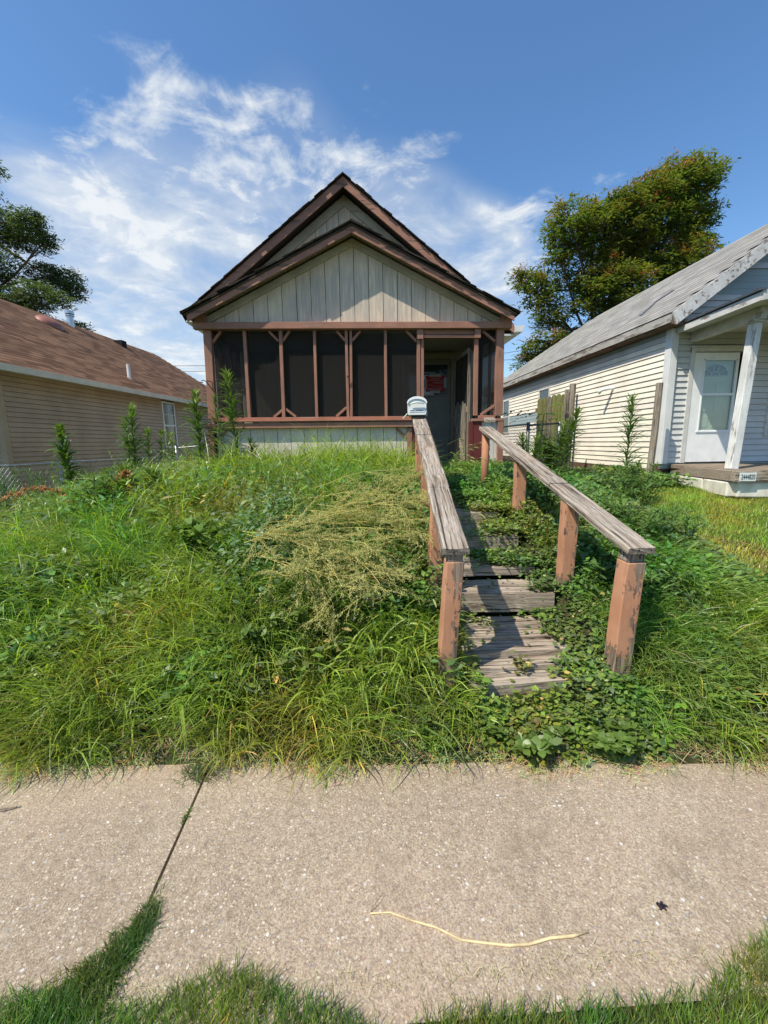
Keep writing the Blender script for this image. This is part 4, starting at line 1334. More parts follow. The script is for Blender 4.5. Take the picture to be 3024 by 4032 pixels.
MB().box(5.975, 6.535, 7.284, 7.288, 2.265, 2.82).build('pane', M['glass'], sd2)
for q in ((5.955, 5.975, 7.26, 7.269, 1.61, 2.84), (6.535, 6.555, 7.26, 7.269, 1.61, 2.84), (5.93, 6.56, 7.255, 7.269, 1.59, 1.61), (5.955, 6.555, 7.26, 7.269, 2.82, 2.84)):
    MB().box(*q).build('glass_moulding', M['white'], sd2)
MB().box(6.615, 6.64, 7.24, 7.269, 1.97, 2.05).beam((6.628, 7.225, 2.0), (6.635, 7.235, 1.86), .016, .012, (0, 1, 0)).build('door_handle', M['black'], sd2)
MB().box(7.22, 8.1, 7.26, 7.304, 1.5, 2.62).build('window', M['rhwhite'], RH)
MB().box(7.28, 8.04, 7.25, 7.259, 1.56, 2.56).build('window_glass', M['darkglass'], RH)
# porch of the right house
MB().prism([(5.50, 7.28), (5.30, 5.62), (8.6, 5.4), (8.6, 7.28)], 2, .97, 1.005).build('porch_floor', M['deckw'], RH)
for i in range(9):
    y = 5.62 + i * .185
    MB().prism([(5.30 + (y - 5.62) * .12, y), (8.6, y - .2), (8.6, y - .03), (5.30 + (y + .17 - 5.62) * .12, y + .175)], 2, 1.006, 1.032).build('floor_board', M['deckw'], RH)
MB().beam((5.20, 5.60, .955), (5.56, 7.27, .94), .05, .15, (0, 0, 1)).build('rim_joist', M['tread'], RH, bevel=.004)
MB().beam((5.17, 5.57, .955), (8.6, 5.35, .955), .05, .15, (0, 0, 1)).build('rim_joist', M['tread'], RH, bevel=.004)
for i, (a, b2) in enumerate((((5.20, 5.62), (5.32, 6.2)), ((5.33, 6.22), (5.44, 6.75)), ((5.45, 6.77), (5.55, 7.2)), ((5.22, 5.62), (5.9, 5.56)), ((6.1, 5.5), (7.0, 5.44)), ((7.02, 5.44), (8.4, 5.36)))):
    MB().beam((a[0] + .06, a[1] + .05, .755), (b2[0] + .06, b2[1] + .05, .755 - .004 * i), .14, .22, (0, 0, 1)).build('foundation_stone', M['block'], RH, bevel=.02)
MB().beam((5.45, 5.93, 1.03), (5.60, 5.99, 3.1), .12, .12, (0, 1, 0)).build('porch_post', M['rhpeelz'], RH, bevel=.006)
MB().box(5.50, 5.72, 5.90, 6.08, 3.09, 3.125).build('post_cap', M['rhpeel'], RH)
MB().beam((5.595, 5.95, 3.20), (5.72, 7.27, 3.20), .10, .16, (0, 0, 1)).build('porch_beam', M['rhwhite'], RH)
MB().beam((5.55, 5.92, 3.20), (8.6, 5.75, 3.20), .10, .16, (0, 0, 1)).build('porch_beam', M['rhpeel'], RH)
MB().prism([(5.42, 7.28), (5.28, 5.62), (8.8, 5.4), (8.8, 7.28)], 2, 3.285, 3.30).build('porch_ceiling', M['rhwhite'], RH)
MB().hexa([(5.40, 7.27, 3.31), (5.24, 5.55, 3.31), (8.8, 5.35, 3.9), (8.8, 7.27, 3.9), (5.40, 7.27, 3.36), (5.24, 5.55, 3.36), (8.8, 5.35, 3.95), (8.8, 7.27, 3.95)]).build('porch_roof', M['roofdark'], RH)
MB().beam((5.39, 7.27, 3.30), (5.22, 5.53, 3.30), .03, .10, (0, 0, 1)).build('eave_board', M['rhpeel'], RH)
MB().beam((5.40, 7.29, 3.385), (5.20, 5.50, 3.385), .07, .03, (0, 0, 1)).build('drip_edge', M['darksteel'], RH)
MB().beam((5.22, 5.53, 3.31), (8.8, 5.33, 3.88), .03, .12, (0, 0, 1)).build('rake_board', M['rhpeel'], RH)
pl = thing('number_plate', 'small white metal plate with dark digits nailed to the porch rim of the right house', 'plate', (5.3, 5.52, .95))
MB().beam((5.215, 5.528, .948), (5.445, 5.512, .946), .004, .118, (0, 0, 1)).build('plate', M['plate'], pl, bevel=.001)
text('plate_number', '2444820', .098, (5.33, 5.514, .945), (R(90), 0, R(-4)), M['ink'], pl, .56, .001, -.0008)

# ------------------------------------------------------------------ fences
def chain(mb, a, b2, z0, z1, cell=.062, w=.0032):
    a, b2 = Vector((*a, 0)), Vector((*b2, 0))
    L = (b2 - a).length; d = (b2 - a) / L; hgt = z1 - z0
    t = -hgt
    while t < L:
        for sg in (1, -1):
            s0, s1 = t, t + hgt
            u0, v0, u1, v1 = s0, 0.0, s1, hgt
            if u0 < 0: v0 += -u0; u0 = 0
            if u1 > L: v1 -= u1 - L; u1 = L
            if u1 - u0 > .02:
                if sg < 0: v0, v1 = hgt - v0, hgt - v1
                nrm = Vector((-d.y, d.x, 0)) * (.002 * sg)
                p, q = a + d * u0 + nrm, a + d * u1 + nrm
                mb.beam((p.x, p.y, z0 + v0), (q.x, q.y, z0 + v1), w, w, (-d.y, d.x, 0))
        t += cell * 1.414


FL = thing('chain_link_fence', 'low galvanised chain-link fence along the tan house', 'fence', (-5.7, 8.2, .2))
fp = [(-5.95, 6.3), (-5.76, 8.16), (-5.42, 12.0)]
for (x, y) in fp:
    MB().tube([(x, y, .1), (x, y, 1.24)], .024, 8).build('post', M['galv'], FL, smooth=True)
MB().tube([(-5.95, 6.3, 1.22), (-5.76, 8.16, 1.215)], .018, 8).build('top_rail', M['galv'], FL, smooth=True)
MB().tube([(-5.76, 8.16, 1.225), (-5.42, 12.0, 1.195)], .018, 8).build('top_rail', M['galv'], FL, smooth=True)
mb = MB(); chain(mb, fp[0], fp[1], .16, 1.20); chain(mb, fp[1], fp[2], .16, 1.19)
mb.build('wire_mesh', M['galv'], FL, kind='stuff')
FL2 = thing('chain_link_fence', 'taller far stretch of chain-link fence rising beside the porch corner', 'fence', (-5.3, 13, .3))
for (x, y) in ((-5.39, 12.3), (-4.2, 13.4), (-3.0, 14.4)):
    MB().tube([(x, y, .1), (x, y, 1.5)], .024, 8).build('post', M['galv'], FL2, smooth=True)
MB().tube([(-5.39, 12.3, 1.43), (-4.2, 13.4, 1.55), (-3.0, 14.4, 1.66)], .018, 8).build('top_rail', M['galv'], FL2, smooth=True)
mb = MB(); chain(mb, (-5.39, 12.3), (-3.0, 14.4), .3, 1.45)
mb.build('wire_mesh', M['galv'], FL2, kind='stuff')

GT = thing('chain_link_gate', 'small chain-link gate with dark steel posts between the houses', 'gate', (3.7, 8.5, .8))
MB().tube([(3.37, 8.5, .7), (3.37, 8.5, 1.86)], .035, 10).build('post', M['darksteel'], GT, smooth=True)
MB().tube([(4.02, 8.5, .7), (4.02, 8.5, 1.86)], .03, 10).build('post', M['galv'], GT, smooth=True)
MB().tube([(3.40, 8.49, 1.80), (4.0, 8.49, 1.83)], .02, 8).build('gate_rail', M['darksteel'], GT, smooth=True)
mb = MB(); chain(mb, (3.40, 8.49), (4.0, 8.49), .8, 1.80, .06, .004)
mb.build('wire_mesh', M['galv'], GT, kind='stuff')
FB = thing('chain_link_fence', 'chain-link fence running back from the dark steel gate post', 'fence', (3.3, 10, .8))
for (x, y) in ((3.22, 11.0), (3.1, 14.0)):
    MB().tube([(x, y, .7), (x, y, 1.86)], .024, 8).build('post', M['galv'], FB, smooth=True)
MB().tube([(3.37, 8.55, 1.82), (3.1, 14.0, 1.82)], .02, 8).build('top_rail', M['galv'], FB, smooth=True)
mb = MB(); chain(mb, (3.36, 8.56), (3.12, 13.9), .8, 1.81)
mb.build('wire_mesh', M['galv'], FB, kind='stuff')

fpA = thing('fence_post', 'tall weathered wooden post standing before the corner board of the right house', 'post', (4.9, 6.9, .7))
MB().tube([(4.87, 6.9, .5), (4.915, 6.9, 1.6), (4.925, 6.9, 2.40)], [.058, .055, .054], 10).build('post', M['greyz'], fpA)
fpB = thing('fence_post', 'tall weathered wooden post beside a dark steel strip by the gate', 'post', (4.25, 8.5, .7))
MB().tube([(4.22, 8.5, .5), (4.255, 8.5, 2.61)], .062, 10).build('post', M['greyz'], fpB)
MB().tube([(4.34, 8.5, .5), (4.355, 8.5, 2.40)], .018, 8).build('steel_strip', M['darksteel'], fpB)
MB().box(4.09, 4.17, 8.47, 8.50, .6, 2.50).build('plank', M['greyz'], fpB, bevel=.006)
PF = thing('picket_fence', 'mossy yellow-green wooden fence section overgrown with fronds', 'fence', (4.15, 9.2, .7))
for i in range(6):
    xa = 3.84 + i * .105
    h_ = 2.40 + i * .018 + rnd.uniform(-.02, .02)
    MB().prism([(xa, .7), (xa + .097, .7), (xa + .097, h_ - .03), (xa + .07, h_), (xa + .03, h_), (xa, h_ - .03)], 1, 9.2, 9.22).build('picket', M['mossz'] if i != 2 else M['greyz'], PF)
for z in (1.1, 2.1): MB().box(3.82, 4.5, 9.23, 9.27, z, z + .08).build('cross_rail', M['greyz'], PF)

# utility poles and lines far behind
UP = thing('utility_pole', 'wooden utility pole with two crossarms, mostly behind the right porch corner', 'pole', (14.1, 45, 0))
MB().tube([(14.1, 45, .5), (14.1, 45, 11.6)], [.17, .12], 10).build('pole', M['polewood'], UP)
for z in (6.9, 6.2): MB().box(13.0, 15.2, 44.93, 45.05, z - .09, z + .09).build('crossarm', M['polewood'], UP)
for z1, z2, z3 in ((9.38, 10.42, 11.4), (8.85, 9.8, 10.3)):
    wi = thing('power_line', 'upper thin power line crossing the sky behind the roofs' if z1 > 9 else 'lower thin power line crossing the sky behind the roofs', 'cable', (0, 45, z1))
    pts = []
    for i in range(25):
        t = i / 24; x = -38 + 52.1 * t
        pts.append((x, 44 + t, z1 + (z2 - z1) * max(0, (x + 18) / 32) ** 1.5 + .25 * (2 * t - 1) ** 2 * (1 if x < -18 else 0)))
    pts += [(20, 46, z3), (40, 48, z3 + 2.5)]
    MB().tube(pts, .022, 4, False).build('cable', M['cable'], wi)


# ------------------------------------------------------------------ ribbons: blades, leaves, twigs
class Rib:
    def __init__(s): s.V = []; s.F = []; s.C = []; s.n = 0

    def add(s, root, az, L, W, th0, curl, tint, segs=3, prof='blade', roll=0.0):
        root = np.asarray(root, float).reshape(-1, 3); n = len(root)
        g = lambda a: np.broadcast_to(np.asarray(a, float), (n,))
        az, L, W, th0, curl, roll = map(g, (az, L, W, th0, curl, roll))
        tint = np.broadcast_to(np.asarray(tint, float), (n, 3))
        pos = root.copy()
        lev = []
        for k in range(segs + 1):
            t = k / segs
            th = th0 + curl * (t if k == 0 else (k - .5) / segs)
            if k > 0:
                ds = L / segs
                pos = pos + np.stack([np.sin(th) * np.cos(az), np.sin(th) * np.sin(az), np.cos(th)], 1) * ds[:, None]
            side = np.stack([-np.sin(az), np.cos(az), np.zeros(n)], 1)
            nrm = np.stack([np.cos(th) * np.cos(az), np.cos(th) * np.sin(az), -np.sin(th)], 1)
            sd = side * np.cos(roll)[:, None] + nrm * np.sin(roll)[:, None]
            if prof == 'blade': w = (1 - t ** 1.7) * .96 + .04
            elif prof == 'leaf': w = math.sin(math.pi * min(1, .10 + .88 * t)) ** .8
            elif prof == 'broad': w = (0.25, 1.0, .8, .12)[k] if segs == 3 else (0.35, 1.0, .15)[k]
            else: w = 1.0
            hw = (W * w / 2)[:, None]
            lev.append(pos - sd * hw); lev.append(pos + sd * hw)
        A = np.stack(lev, 1)                       # n, 2(segs+1), 3
        m_ = 2 * (segs + 1)
        base = s.n + np.arange(n)[:, None, None] * m_
        q = np.array([[2 * k, 2 * k + 1, 2 * k + 3, 2 * k + 2] for k in range(segs)])[None]
        s.F.append((base + q).reshape(-1, 4))
        s.V.append(A.reshape(-1, 3))
        s.C.append(np.repeat(tint, m_, axis=0))
        s.n += n * m_
        return pos

    def build(s, name, mat, parent=None, kind=None, label=None):
        V = np.concatenate(s.V); F = np.concatenate(s.F).astype(np.int32); Cc = np.concatenate(s.C)
        if parent is not None:
            off = OFF[parent.name]
            V = V - np.array([off.x, off.y, off.z])
        me = bpy.data.meshes.new(name)
        me.vertices.add(len(V)); me.vertices.foreach_set('co', V.astype(np.float32).ravel())
        me.loops.add(F.size); me.loops.foreach_set('vertex_index', F.ravel())
        me.polygons.add(len(F)); me.polygons.foreach_set('loop_start', np.arange(0, F.size, 4, dtype=np.int32))
        me.update(calc_edges=True)
        at = me.color_attributes.new('tint', 'FLOAT_COLOR', 'POINT')
        at.data.foreach_set('color', np.concatenate([Cc, np.ones((len(Cc), 1))], 1).astype(np.float32).ravel())
        me.polygons.foreach_set('use_smooth', np.ones(len(F), bool))
        me.materials.append(mat)
        o = bpy.data.objects.new(name, me); COL.objects.link(o)
        if parent is not None: o.parent = parent
        if kind: o['kind'] = kind
        if label: o['label'] = label
        return o


def U(a, b, n): return rng.uniform(a, b, n)


def wob(x, y, s=1.0, ph=0.0):
    """smooth patch noise 0..1"""
    return .5 + .5 * (np.sin(2.1 * s * x + 1.7 * np.sin(1.3 * s * y + ph) + ph) * np.sin(1.9 * s * y + 1.3 * np.sin(1.7 * s * x - ph) + 2 * ph))


def tints(n, x, y, warm=0.0):
    p = wob(x, y, 1.3, .7); q = wob(x, y, 4.3, 2.1)
    v = U(.6, 1.45, n)
    p2 = wob(x, y, .9, 4.1)
    r = v * U(.85, 1.15, n) * (.68 + .6 * p) * (1 + warm) * (.8 + .35 * p2)
    g = v * U(.92, 1.08, n) * (.82 + .3 * q) * (.85 + .25 * p2)
    b = U(.7, 1.3, n)
    dead = rng.random(n) < .035
    r = np.where(dead, r * 2.6, r); g = np.where(dead, g * 1.5, g); b = np.where(dead, b * 2.4, b)
    return np.stack([r, g, b], 1)


def scatter(x0, x1, y0, y1, dens, keep=None):
    n = int((x1 - x0) * (y1 - y0) * dens)
    x, y = U(x0, x1, n), U(y0, y1, n)
    if keep is not None:
        k = keep(x, y); x, y = x[k], y[k]
    return x, y


def edge_y(x): return 1.90 - .065 * (x + 1.8) + .035 * np.sin(5 * x) + .025 * np.sin(13 * x + 1) + .018 * np.sin(31 * x)


def steps_mask(x, y): return (x > .54) & (x < 1.27) & (y > 1.9) & (y < 4.4)


def near_rail_l(x, y): return (x > .38) & (x < .62)


HD = math.pi * 1.5   # heading towards the street (-y)


def zroot(x, y, lift=0.0): return np.stack([x, y, H(x, y) + lift], 1)


# tall unmown grass of the bank and mound
G = Rib()
def k1(x, y): return (y > edge_y(x) - .02) & ~steps_mask(x, y) & (wob(x, y, 2.6, 5) + U(-.35, .35, len(x)) > .18)
x, y = scatter(-3.0, .56, 1.75, 3.4, 7000, k1)
n = len(x)
pk = wob(x, y, 7.0, .4) * .6 + wob(x, y, 13.0, 2.) * .4
hf = (.09 + .12 * wob(x, y, 1.7, 3) + .08 * wob(x, y, .8, 1) * sm(y, 1.9, 2.7)) * (.45 + 1.0 * pk)
hf = hf * (1 - .35 * sm(x, .2, .5))
clump = np.floor(x * 9) * 13.1 + np.floor(y * 9) * 7.7
az = HD + U(-1.3, 1.3, n) + (.6 + 1.6 * sm(y, 2.1, 2.8)) * np.sin(clump) * U(.2, 1.5, n)
G.add(zroot(x, y), az, hf * U(.7, 1.9, n), U(.003, .010, n), U(.0, .8, n), U(.5, 2.4, n), tints(n, x, y), 4, roll=U(-.9, .9, n))
x, y = scatter(-4.8, .62, 3.3, 6.22, 3600, lambda x, y: (wob(x, y, 2.2, 8) + U(-.4, .4, len(x)) > .16))
n = len(x)
hf = (.15 + .15 * wob(x, y, 1.4, 2)) * (.55 + .9 * wob(x, y, 6.0, .4)) * (1 + .9 * sm(y, 4.9, 5.9) * sm(x, -2.4, -1.4))
G.add(zroot(x, y), U(0, 6.28, n), hf * U(.6, 1.7, n), U(.004, .010, n), U(.0, .7, n), U(.5, 2.4, n), tints(n, x, y, .15), 4, roll=U(-.9, .9, n))  # upper mound tinted yellower: sunlit look put into the blade colour
x, y = scatter(-7.0, -2.4, 6.2, 11.5, 900)
n = len(x)
G.add(zroot(x, y), U(0, 6.28, n), U(.15, .4, n), U(.006, .012, n), U(.0, .7, n), U(.3, 1.5, n), tints(n, x, y, .1), 3)
x, y = scatter(-6.8, -3.0, 1.9, 6.2, 1500, lambda x, y: (x < -4.7) | ((x < -2.9) & (y < 3.5)))
n = len(x)
G.add(zroot(x, y), U(0, 6.28, n), U(.12, .32, n), U(.004, .009, n), U(.0, .7, n), U(.3, 1.7, n), tints(n, x, y, .1), 3)
def midblades(x, y, l0, l1, heading=None, w=(.007, .017), spread=1.9, m_=(1.15, 1.05, 1.0)):
    n = len(x)
    a = U(0, 6.28, n) if heading is None else heading + U(-spread, spread, n)
    v = U(.7, 1.5, n)[:, None]
    z = zroot(x, y, .0); z[:, 2] += U(.0, .06, n)
    G.add(z, a, U(l0, l1, n), U(w[0], w[1], n), U(.0, .9, n), U(.5, 2.6, n), np.array([m_]) * v, 5, roll=U(-.9, .9, n))


x, y = scatter(-3.0, .5, 1.92, 3.5, 1300, lambda x, y: wob(x, y, 3.1, 7) + U(-.3, .3, len(x)) > .45); midblades(x, y, .14, .34, HD)
x, y = scatter(-4.6, .5, 3.4, 6.2, 420, lambda x, y: wob(x, y, 2.1, 3) + U(-.3, .3, len(x)) > .4); midblades(x, y, .2, .42)
x, y = scatter(-2.1, .6, 5.0, 6.15, 480); midblades(x, y, .4, .85, None, (.008, .016))
# many-stemmed leafy forbs between the grasses: short stems clothed in lance leaves
def forbs(x, y, h0, h1, L0, L1, W_, m_):
    for xx, yy in zip(x, y):
        z0 = hz(xx, yy); hh = rnd.uniform(h0, h1); a = rnd.uniform(0, 6.28); s_ = rnd.uniform(0, .35) * hh
        k = int(12 + hh * 50); u = rng.random(k)
        root = np.stack([xx + s_ * math.cos(a) * u ** 1.5, yy + s_ * math.sin(a) * u ** 1.5, z0 + hh * u], 1)
        v = rnd.uniform(.7, 1.35)
        F_.add(root, U(0, 6.28, k), U(L0, L1, k) * (1.2 - .6 * u), W_ * U(.7, 1.3, k), U(.4, 1.5, k) - .4 * u, U(.1, 1.3, k), np.array([m_]) * v * (.85 + .5 * u[:, None]), 2, 'broad', U(-.5, .5, k))
        F_.add([[xx, yy, z0]], a, hh * 1.02, .004, math.atan(s_ / max(hh, .01)) * .4, .25, [.9, .9, .8], 3, 'flat', 0)


F_ = Rib()
x, y = scatter(-2.9, .45, 2.0, 3.5, 22); forbs(x, y, .10, .24, .03, .07, .014, (1.0, 1.0, .9))
x, y = scatter(-2.9, .45, 2.0, 3.5, 16); forbs(x, y, .06, .16, .04, .075, .032, (.8, .85, .75))
x, y = scatter(-4.4, .45, 3.5, 6.1, 13); forbs(x, y, .2, .42, .05, .10, .013, (1.15, 1.1, .9))
x, y = scatter(1.45, 3.2, 1.8, 3.2, 26, lambda x, y: y < 3.3 - .25 * (x - 1.4)); forbs(x, y, .08, .22, .03, .07, .016, (.95, .95, .85))
x, y = scatter(1.45, 2.8, 3.2, 6.4, 14); forbs(x, y, .12, .32, .04, .08, .014, (1, 1, .85))
x, y = scatter(-5.5, -2.6, 5.5, 8.5, 9); forbs(x, y, .3, .8, .05, .10, .012, (1.2, 1.1, .9))
F_.build('mixed_forbs', M['weed'], None, 'stuff', 'leafy wild forbs mixed through the long grass on both banks')
G.build('tall_grass', M['grass'], None, 'stuff', 'long unmown bright green grass covering the bank left of the steps')

# right bank
G = Rib()
x, y = scatter(1.36, 4.6, 1.6, 3.1, 7500, lambda x, y: (y > edge_y(x) - .02) & (y < 3.1 - .25 * (x - 1.4)) & (wob(x, y, 2.9, 4) + U(-.3, .3, len(x)) > .2))
n = len(x)
G.add(zroot(x, y), HD + U(-1.4, 1.4, n), (.09 + .12 * wob(x, y, 1.9, 1)) * U(.7, 1.8, n), U(.003, .0085, n), U(.1, .8, n), U(.6, 2.4, n), tints(n, x, y), 3, roll=U(-.9, .9, n))
x, y = scatter(1.3, 3.1, 3.0, 7.5, 1500, lambda x, y: x < 3.4 - .1 * y)
n = len(x)
G.add(zroot(x, y), U(0, 6.28, n), U(.08, .24, n), U(.003, .006, n), U(.1, .9, n), U(.4, 1.9, n), tints(n, x, y), 3)
G.build('bank_grass', M['grass'], None, 'stuff', 'tousled green grass on the bank right of the terracotta end post')

# mown lawn on the right
G = Rib()
x, y = scatter(2.1, 9.5, 2.3, 7.7, 4800, lambda x, y: (y > 3.15 - .28 * (x - 1.4)) & ((x > 2.5) | (y > 4.5)) & ~((x > 5.3) & (y > 5.7)))
n = len(x)
tn = tints(n, x, y, .1) * np.array([1.05, 1.15, 1.0])
bald = sm(-((x - 3.35) ** 2 / .5 + (y - 3.5) ** 2 / .35), -1.3, -.1)
bald2 = sm(-((x - 5.0) ** 2 / .05 + (y - 4.9) ** 2 / .02), -1.3, -.1)
kb = rng.random(n) < np.maximum(bald, bald2) * .45
tn[kb] = tn[kb] * np.array([1.8, 1.15, 2.2])
G.add(zroot(x, y), U(0, 6.28, n), U(.03, .075, n), U(.0035, .007, n), U(.1, 1.1, n), U(.0, 1.2, n), tn, 2)
x, y = scatter(2.5, 9.5, 7.7, 13, 500)
n = len(x)
G.add(zroot(x, y), U(0, 6.28, n), U(.05, .12, n), U(.006, .012, n), U(.1, 1.1, n), U(.0, 1.2, n), tints(n, x, y, .2), 2)
G.build('lawn_grass', M['grass'], None, 'stuff', 'short mown yellow-green lawn before the right house')

# broad-leaved ground cover: on and beside the steps, patches in the bank
B = Rib()
def tread_top(x, y):
    t = np.interp(y, [1.85, 1.9, 2.03, 2.17, 2.18, 2.44, 2.57, 2.58, 2.86, 2.87, 3.17, 3.19, 3.62, 3.64, 3.93, 3.98, 4.4], [.16, .235, .24, .265, .30, .33, .35, .50, .505, .58, .60, .745, .757, .86, .868, .93, .96])
    w = sm(x, .50, .56) * (1 - sm(x, 1.26, 1.32)) * sm(y, 1.86, 1.92) * (1 - sm(y, 4.2, 4.5))
    return np.maximum(H(x, y), H(x, y) * (1 - w) + t * w)


def leafy(x, y, lo, hi, l0, l1, wr, tn=None):
    n = len(x)
    z = tread_top(x, y) + U(lo, hi, n)
    rt = np.stack([x, y, z], 1)
    L = U(l0, l1, n)
    B.add(rt, U(0, 6.28, n), L, L * wr * U(.8, 1.2, n), U(.8, 1.9, n), U(-.3, .9, n), (tints(n, x, y) if tn is None else tn), 2, 'broad', U(-.5, .5, n))


def cover(x, y):
    """leaves creep over the treads from the right, less in the trodden middle"""
    inside = steps_mask(x, y)
    edge = np.interp(y, [1.9, 2.1, 2.3, 2.55, 2.6, 2.85, 2.95, 3.2, 3.25, 3.6, 3.8, 4.3], [.98, .98, .98, 1.0, 1.12, 1.06, .70, .70, .96, .90, .84, .78])
    edge = edge + .12 + .06 * np.sin(9 * y) + .04 * np.sin(23 * y + 1)
    c = sm(x, edge - .10, edge + .08) + .4 * sm(wob(x, y, 5.3, 1.2), .74, .92) * (y < 2.56) + .6 * sm(-x, -.62, -.57) + .015
    return ~inside | (rng.random(len(x)) < np.clip(c, 0, 1) * .95)


x, y = scatter(.56, 1.42, 1.80, 4.4, 11000, cover); leafy(x, y, .005, .06, .018, .042, .75)
x, y = scatter(.56, 2.0, 4.3, 6.2, 5500); leafy(x, y, .0, .10, .02, .045, .75)
x, y = scatter(1.36, 2.7, 2.4, 6.6, 5200, lambda x, y: wob(x, y, 1.5, 6) + U(-.3, .3, len(x)) > .25); leafy(x, y, .0, .17, .025, .06, .6)
x, y = scatter(.25, 1.9, 1.66, 1.90, 17000, lambda x, y: (y > edge_y(x) - .03) & ((y < 1.885) | (x > 1.1) | (x < .56))); leafy(x, y, .0, .07, .02, .045, .7, tints(len(x), x, y) * np.array([.95, .85, .8]))
x, y = scatter(-3.0, .5, 1.95, 3.4, 3600, lambda x, y: wob(x, y, 2.0, 9.5) + U(-.2, .2, len(x)) > .58); leafy(x, y, .04, .20, .025, .07, .55)
x, y = scatter(-.1, .55, 2.3, 4.5, 5000); leafy(x, y, .02, .26, .02, .05, .6)
x, y = scatter(-4.4, .5, 3.4, 6.2, 900); leafy(x, y, .05, .3, .04, .09, .35)
x, y = scatter(2.0, 5.5, 6.3, 8.4, 1500, lambda x, y: x < 5.2); leafy(x, y, .0, .2, .04, .10, .6)
x, y = scatter(1.5, 3.3, 1.75, 2.6, 3500, lambda x, y: wob(x, y, 2.6, 2.5) > .5); leafy(x, y, .02, .14, .025, .06, .5)
B.build('ground_cover', M['broad'], None, 'stuff', 'small-leaved green creeper spilling over the timber steps and bank')

# silvery leaves under the dried weed
B = Rib()
x, y = rng.normal(-.75, .16, 1100), rng.normal(3.2, .35, 1100)
leafy(x, y, .12, .30, .03, .055, .7, np.stack([U(1.0, 1.4, len(x)), U(.95, 1.2, len(x)), U(1.8, 2.6, len(x))], 1))
B.build('silvery_weed', M['broad'], None, 'stuff', 'patch of pale silvery green leaves at the left of the dried yellow weed')

# thatch: dry cuttings along the sidewalk edge
S_ = Rib()
n = 9000
x = U(-2.6, 2.6, n); y = edge_y(x) + rng.normal(-.02, .045, n) - .05 * wob(x, x * 2, 5.0, 1) * U(0, 1, n) + .02
S_.add(np.stack([x, y, np.maximum(H(x, y), 0) + U(.003, .035, n)], 1), U(0, 6.28, n), U(.02, .09, n), U(.0015, .003, n), U(1.2, 1.9, n), U(-.3, .6, n),
       np.stack([U(.45, 1.2, n), U(.5, 1.15, n), U(.4, 1.1, n)], 1), 2)
n = 2600
x, y = scatter(1.5, 3.6, 1.6, 2.2, 1800)
S_.add(zroot(x, y, .02), U(0, 6.28, len(x)), U(.05, .16, len(x)), U(.0015, .003, len(x)), U(.9, 1.7, len(x)), U(-.1, .8, len(x)), U(.4, 1.0, (len(x)))[:, None] * np.ones(3), 2)
x = U(-1.05, 1.4, 500); y = .915 + np.abs(rng.normal(0, .03, 500))
S_.add(np.stack([x, y, U(.004, .02, 500)], 1), U(0, 6.28, 500), U(.01, .035, 500), U(.001, .0018, 500), U(1.2, 1.8, 500), U(-.2, .4, 500), U(.5, 1.1, 500)[:, None] * np.ones(3), 2)
S_.build('dry_thatch', M['straw'], None, 'stuff', 'dry straw-coloured cuttings littering the edges of the sidewalk')

# clipped turf on the street side of the sidewalk, spilling over the slab edge
T = Rib()
def nearedge(x): return .922 - .05 * sm(x, -.3, .05) + .075 * np.exp(-((x + .42) / .13) ** 2) - .05 * np.exp(-((x - .05) / .1) ** 2) + .13 * sm(x, .80, 1.25) - .02 * sm(x, .1, .5) + .04 * sm(-x, .6, 1.0)
x, y = U(-1.7, 1.9, 60000), U(.60, 1.2, 60000)
ed = nearedge(x)
k = y < ed + rng.normal(0, .012, len(x)) - .015
x, y = x[k], y[k]; n = len(x)
T.add(np.stack([x, y, np.full(n, .0)], 1), math.pi / 2 + U(-1.6, 1.6, n), U(.025, .065, n), U(.0018, .0035, n), U(.0, .7, n), U(.1, 1.1, n), tints(n, x * 3, y * 3) * np.array([.60, .66, .62]), 3, roll=U(-.8, .8, n))
# tuft growing in the slab joint
def tuft(cx, cy, sx_, sy_, n, l0, l1):
    x, y = rng.normal(cx, sx_, n), rng.normal(cy, sy_, n)
    T.add(np.stack([x, y, np.full(n, .001)], 1), U(0, 6.28, n), U(l0, l1, n), U(.0018, .0034, n), U(.1, 1.2, n), U(.1, 1.2, n), tints(n, x * 4, y * 4) * np.array([.5, .52, .55]), 3, roll=U(-.8, .8, n))
tuft(-.735, 1.11, .016, .035, 800, .02, .045); tuft(-.765, 1.04, .026, .03, 900, .02, .045); tuft(-.81, .975, .035, .025, 1200, .02, .05); tuft(-.86, .93, .05, .02, 1200, .02, .05)
tuft(-.762, 1.50, .006, .02, 60, .012, .03)
T.build('verge_turf', M['grass'], None, 'stuff', 'clipped green turf lapping the street side of the sidewalk and its joint')
T = Rib()
tuft(-.775, 1.74, .05, .035, 420, .03, .08)
T.build('joint_weed', M['broad'], None, 'stuff', 'dark green tuft of weeds at the far end of the sidewalk joint')

# ------------------------------------------------------------------ coarse grass plants (broad pale blades)
def coarse(x, y, nb, Lr, Wr, label, group='coarse broad-bladed grass clumps on the banks', tn=(1.15, 1.1, 1.2)):
    z = hz(x, y)
    t = thing('coarse_grass', label, 'grass plant', (x, y, z), group)
    for i in range(nb):
        rb = Rib()
        a = HD + rnd.uniform(-1.5, 1.5)
        rb.add([[x + rnd.uniform(-.02, .02), y + rnd.uniform(-.02, .02), z + rnd.uniform(0, .06)]], a, rnd.uniform(*Lr), rnd.uniform(*Wr), rnd.uniform(.05, .7), rnd.uniform(1.2, 2.5),
               np.array(tn) * rnd.uniform(.8, 1.25), 7, 'blade', rnd.uniform(-.5, .5))
        rb.build('blade', M['grass'], t)
    return t


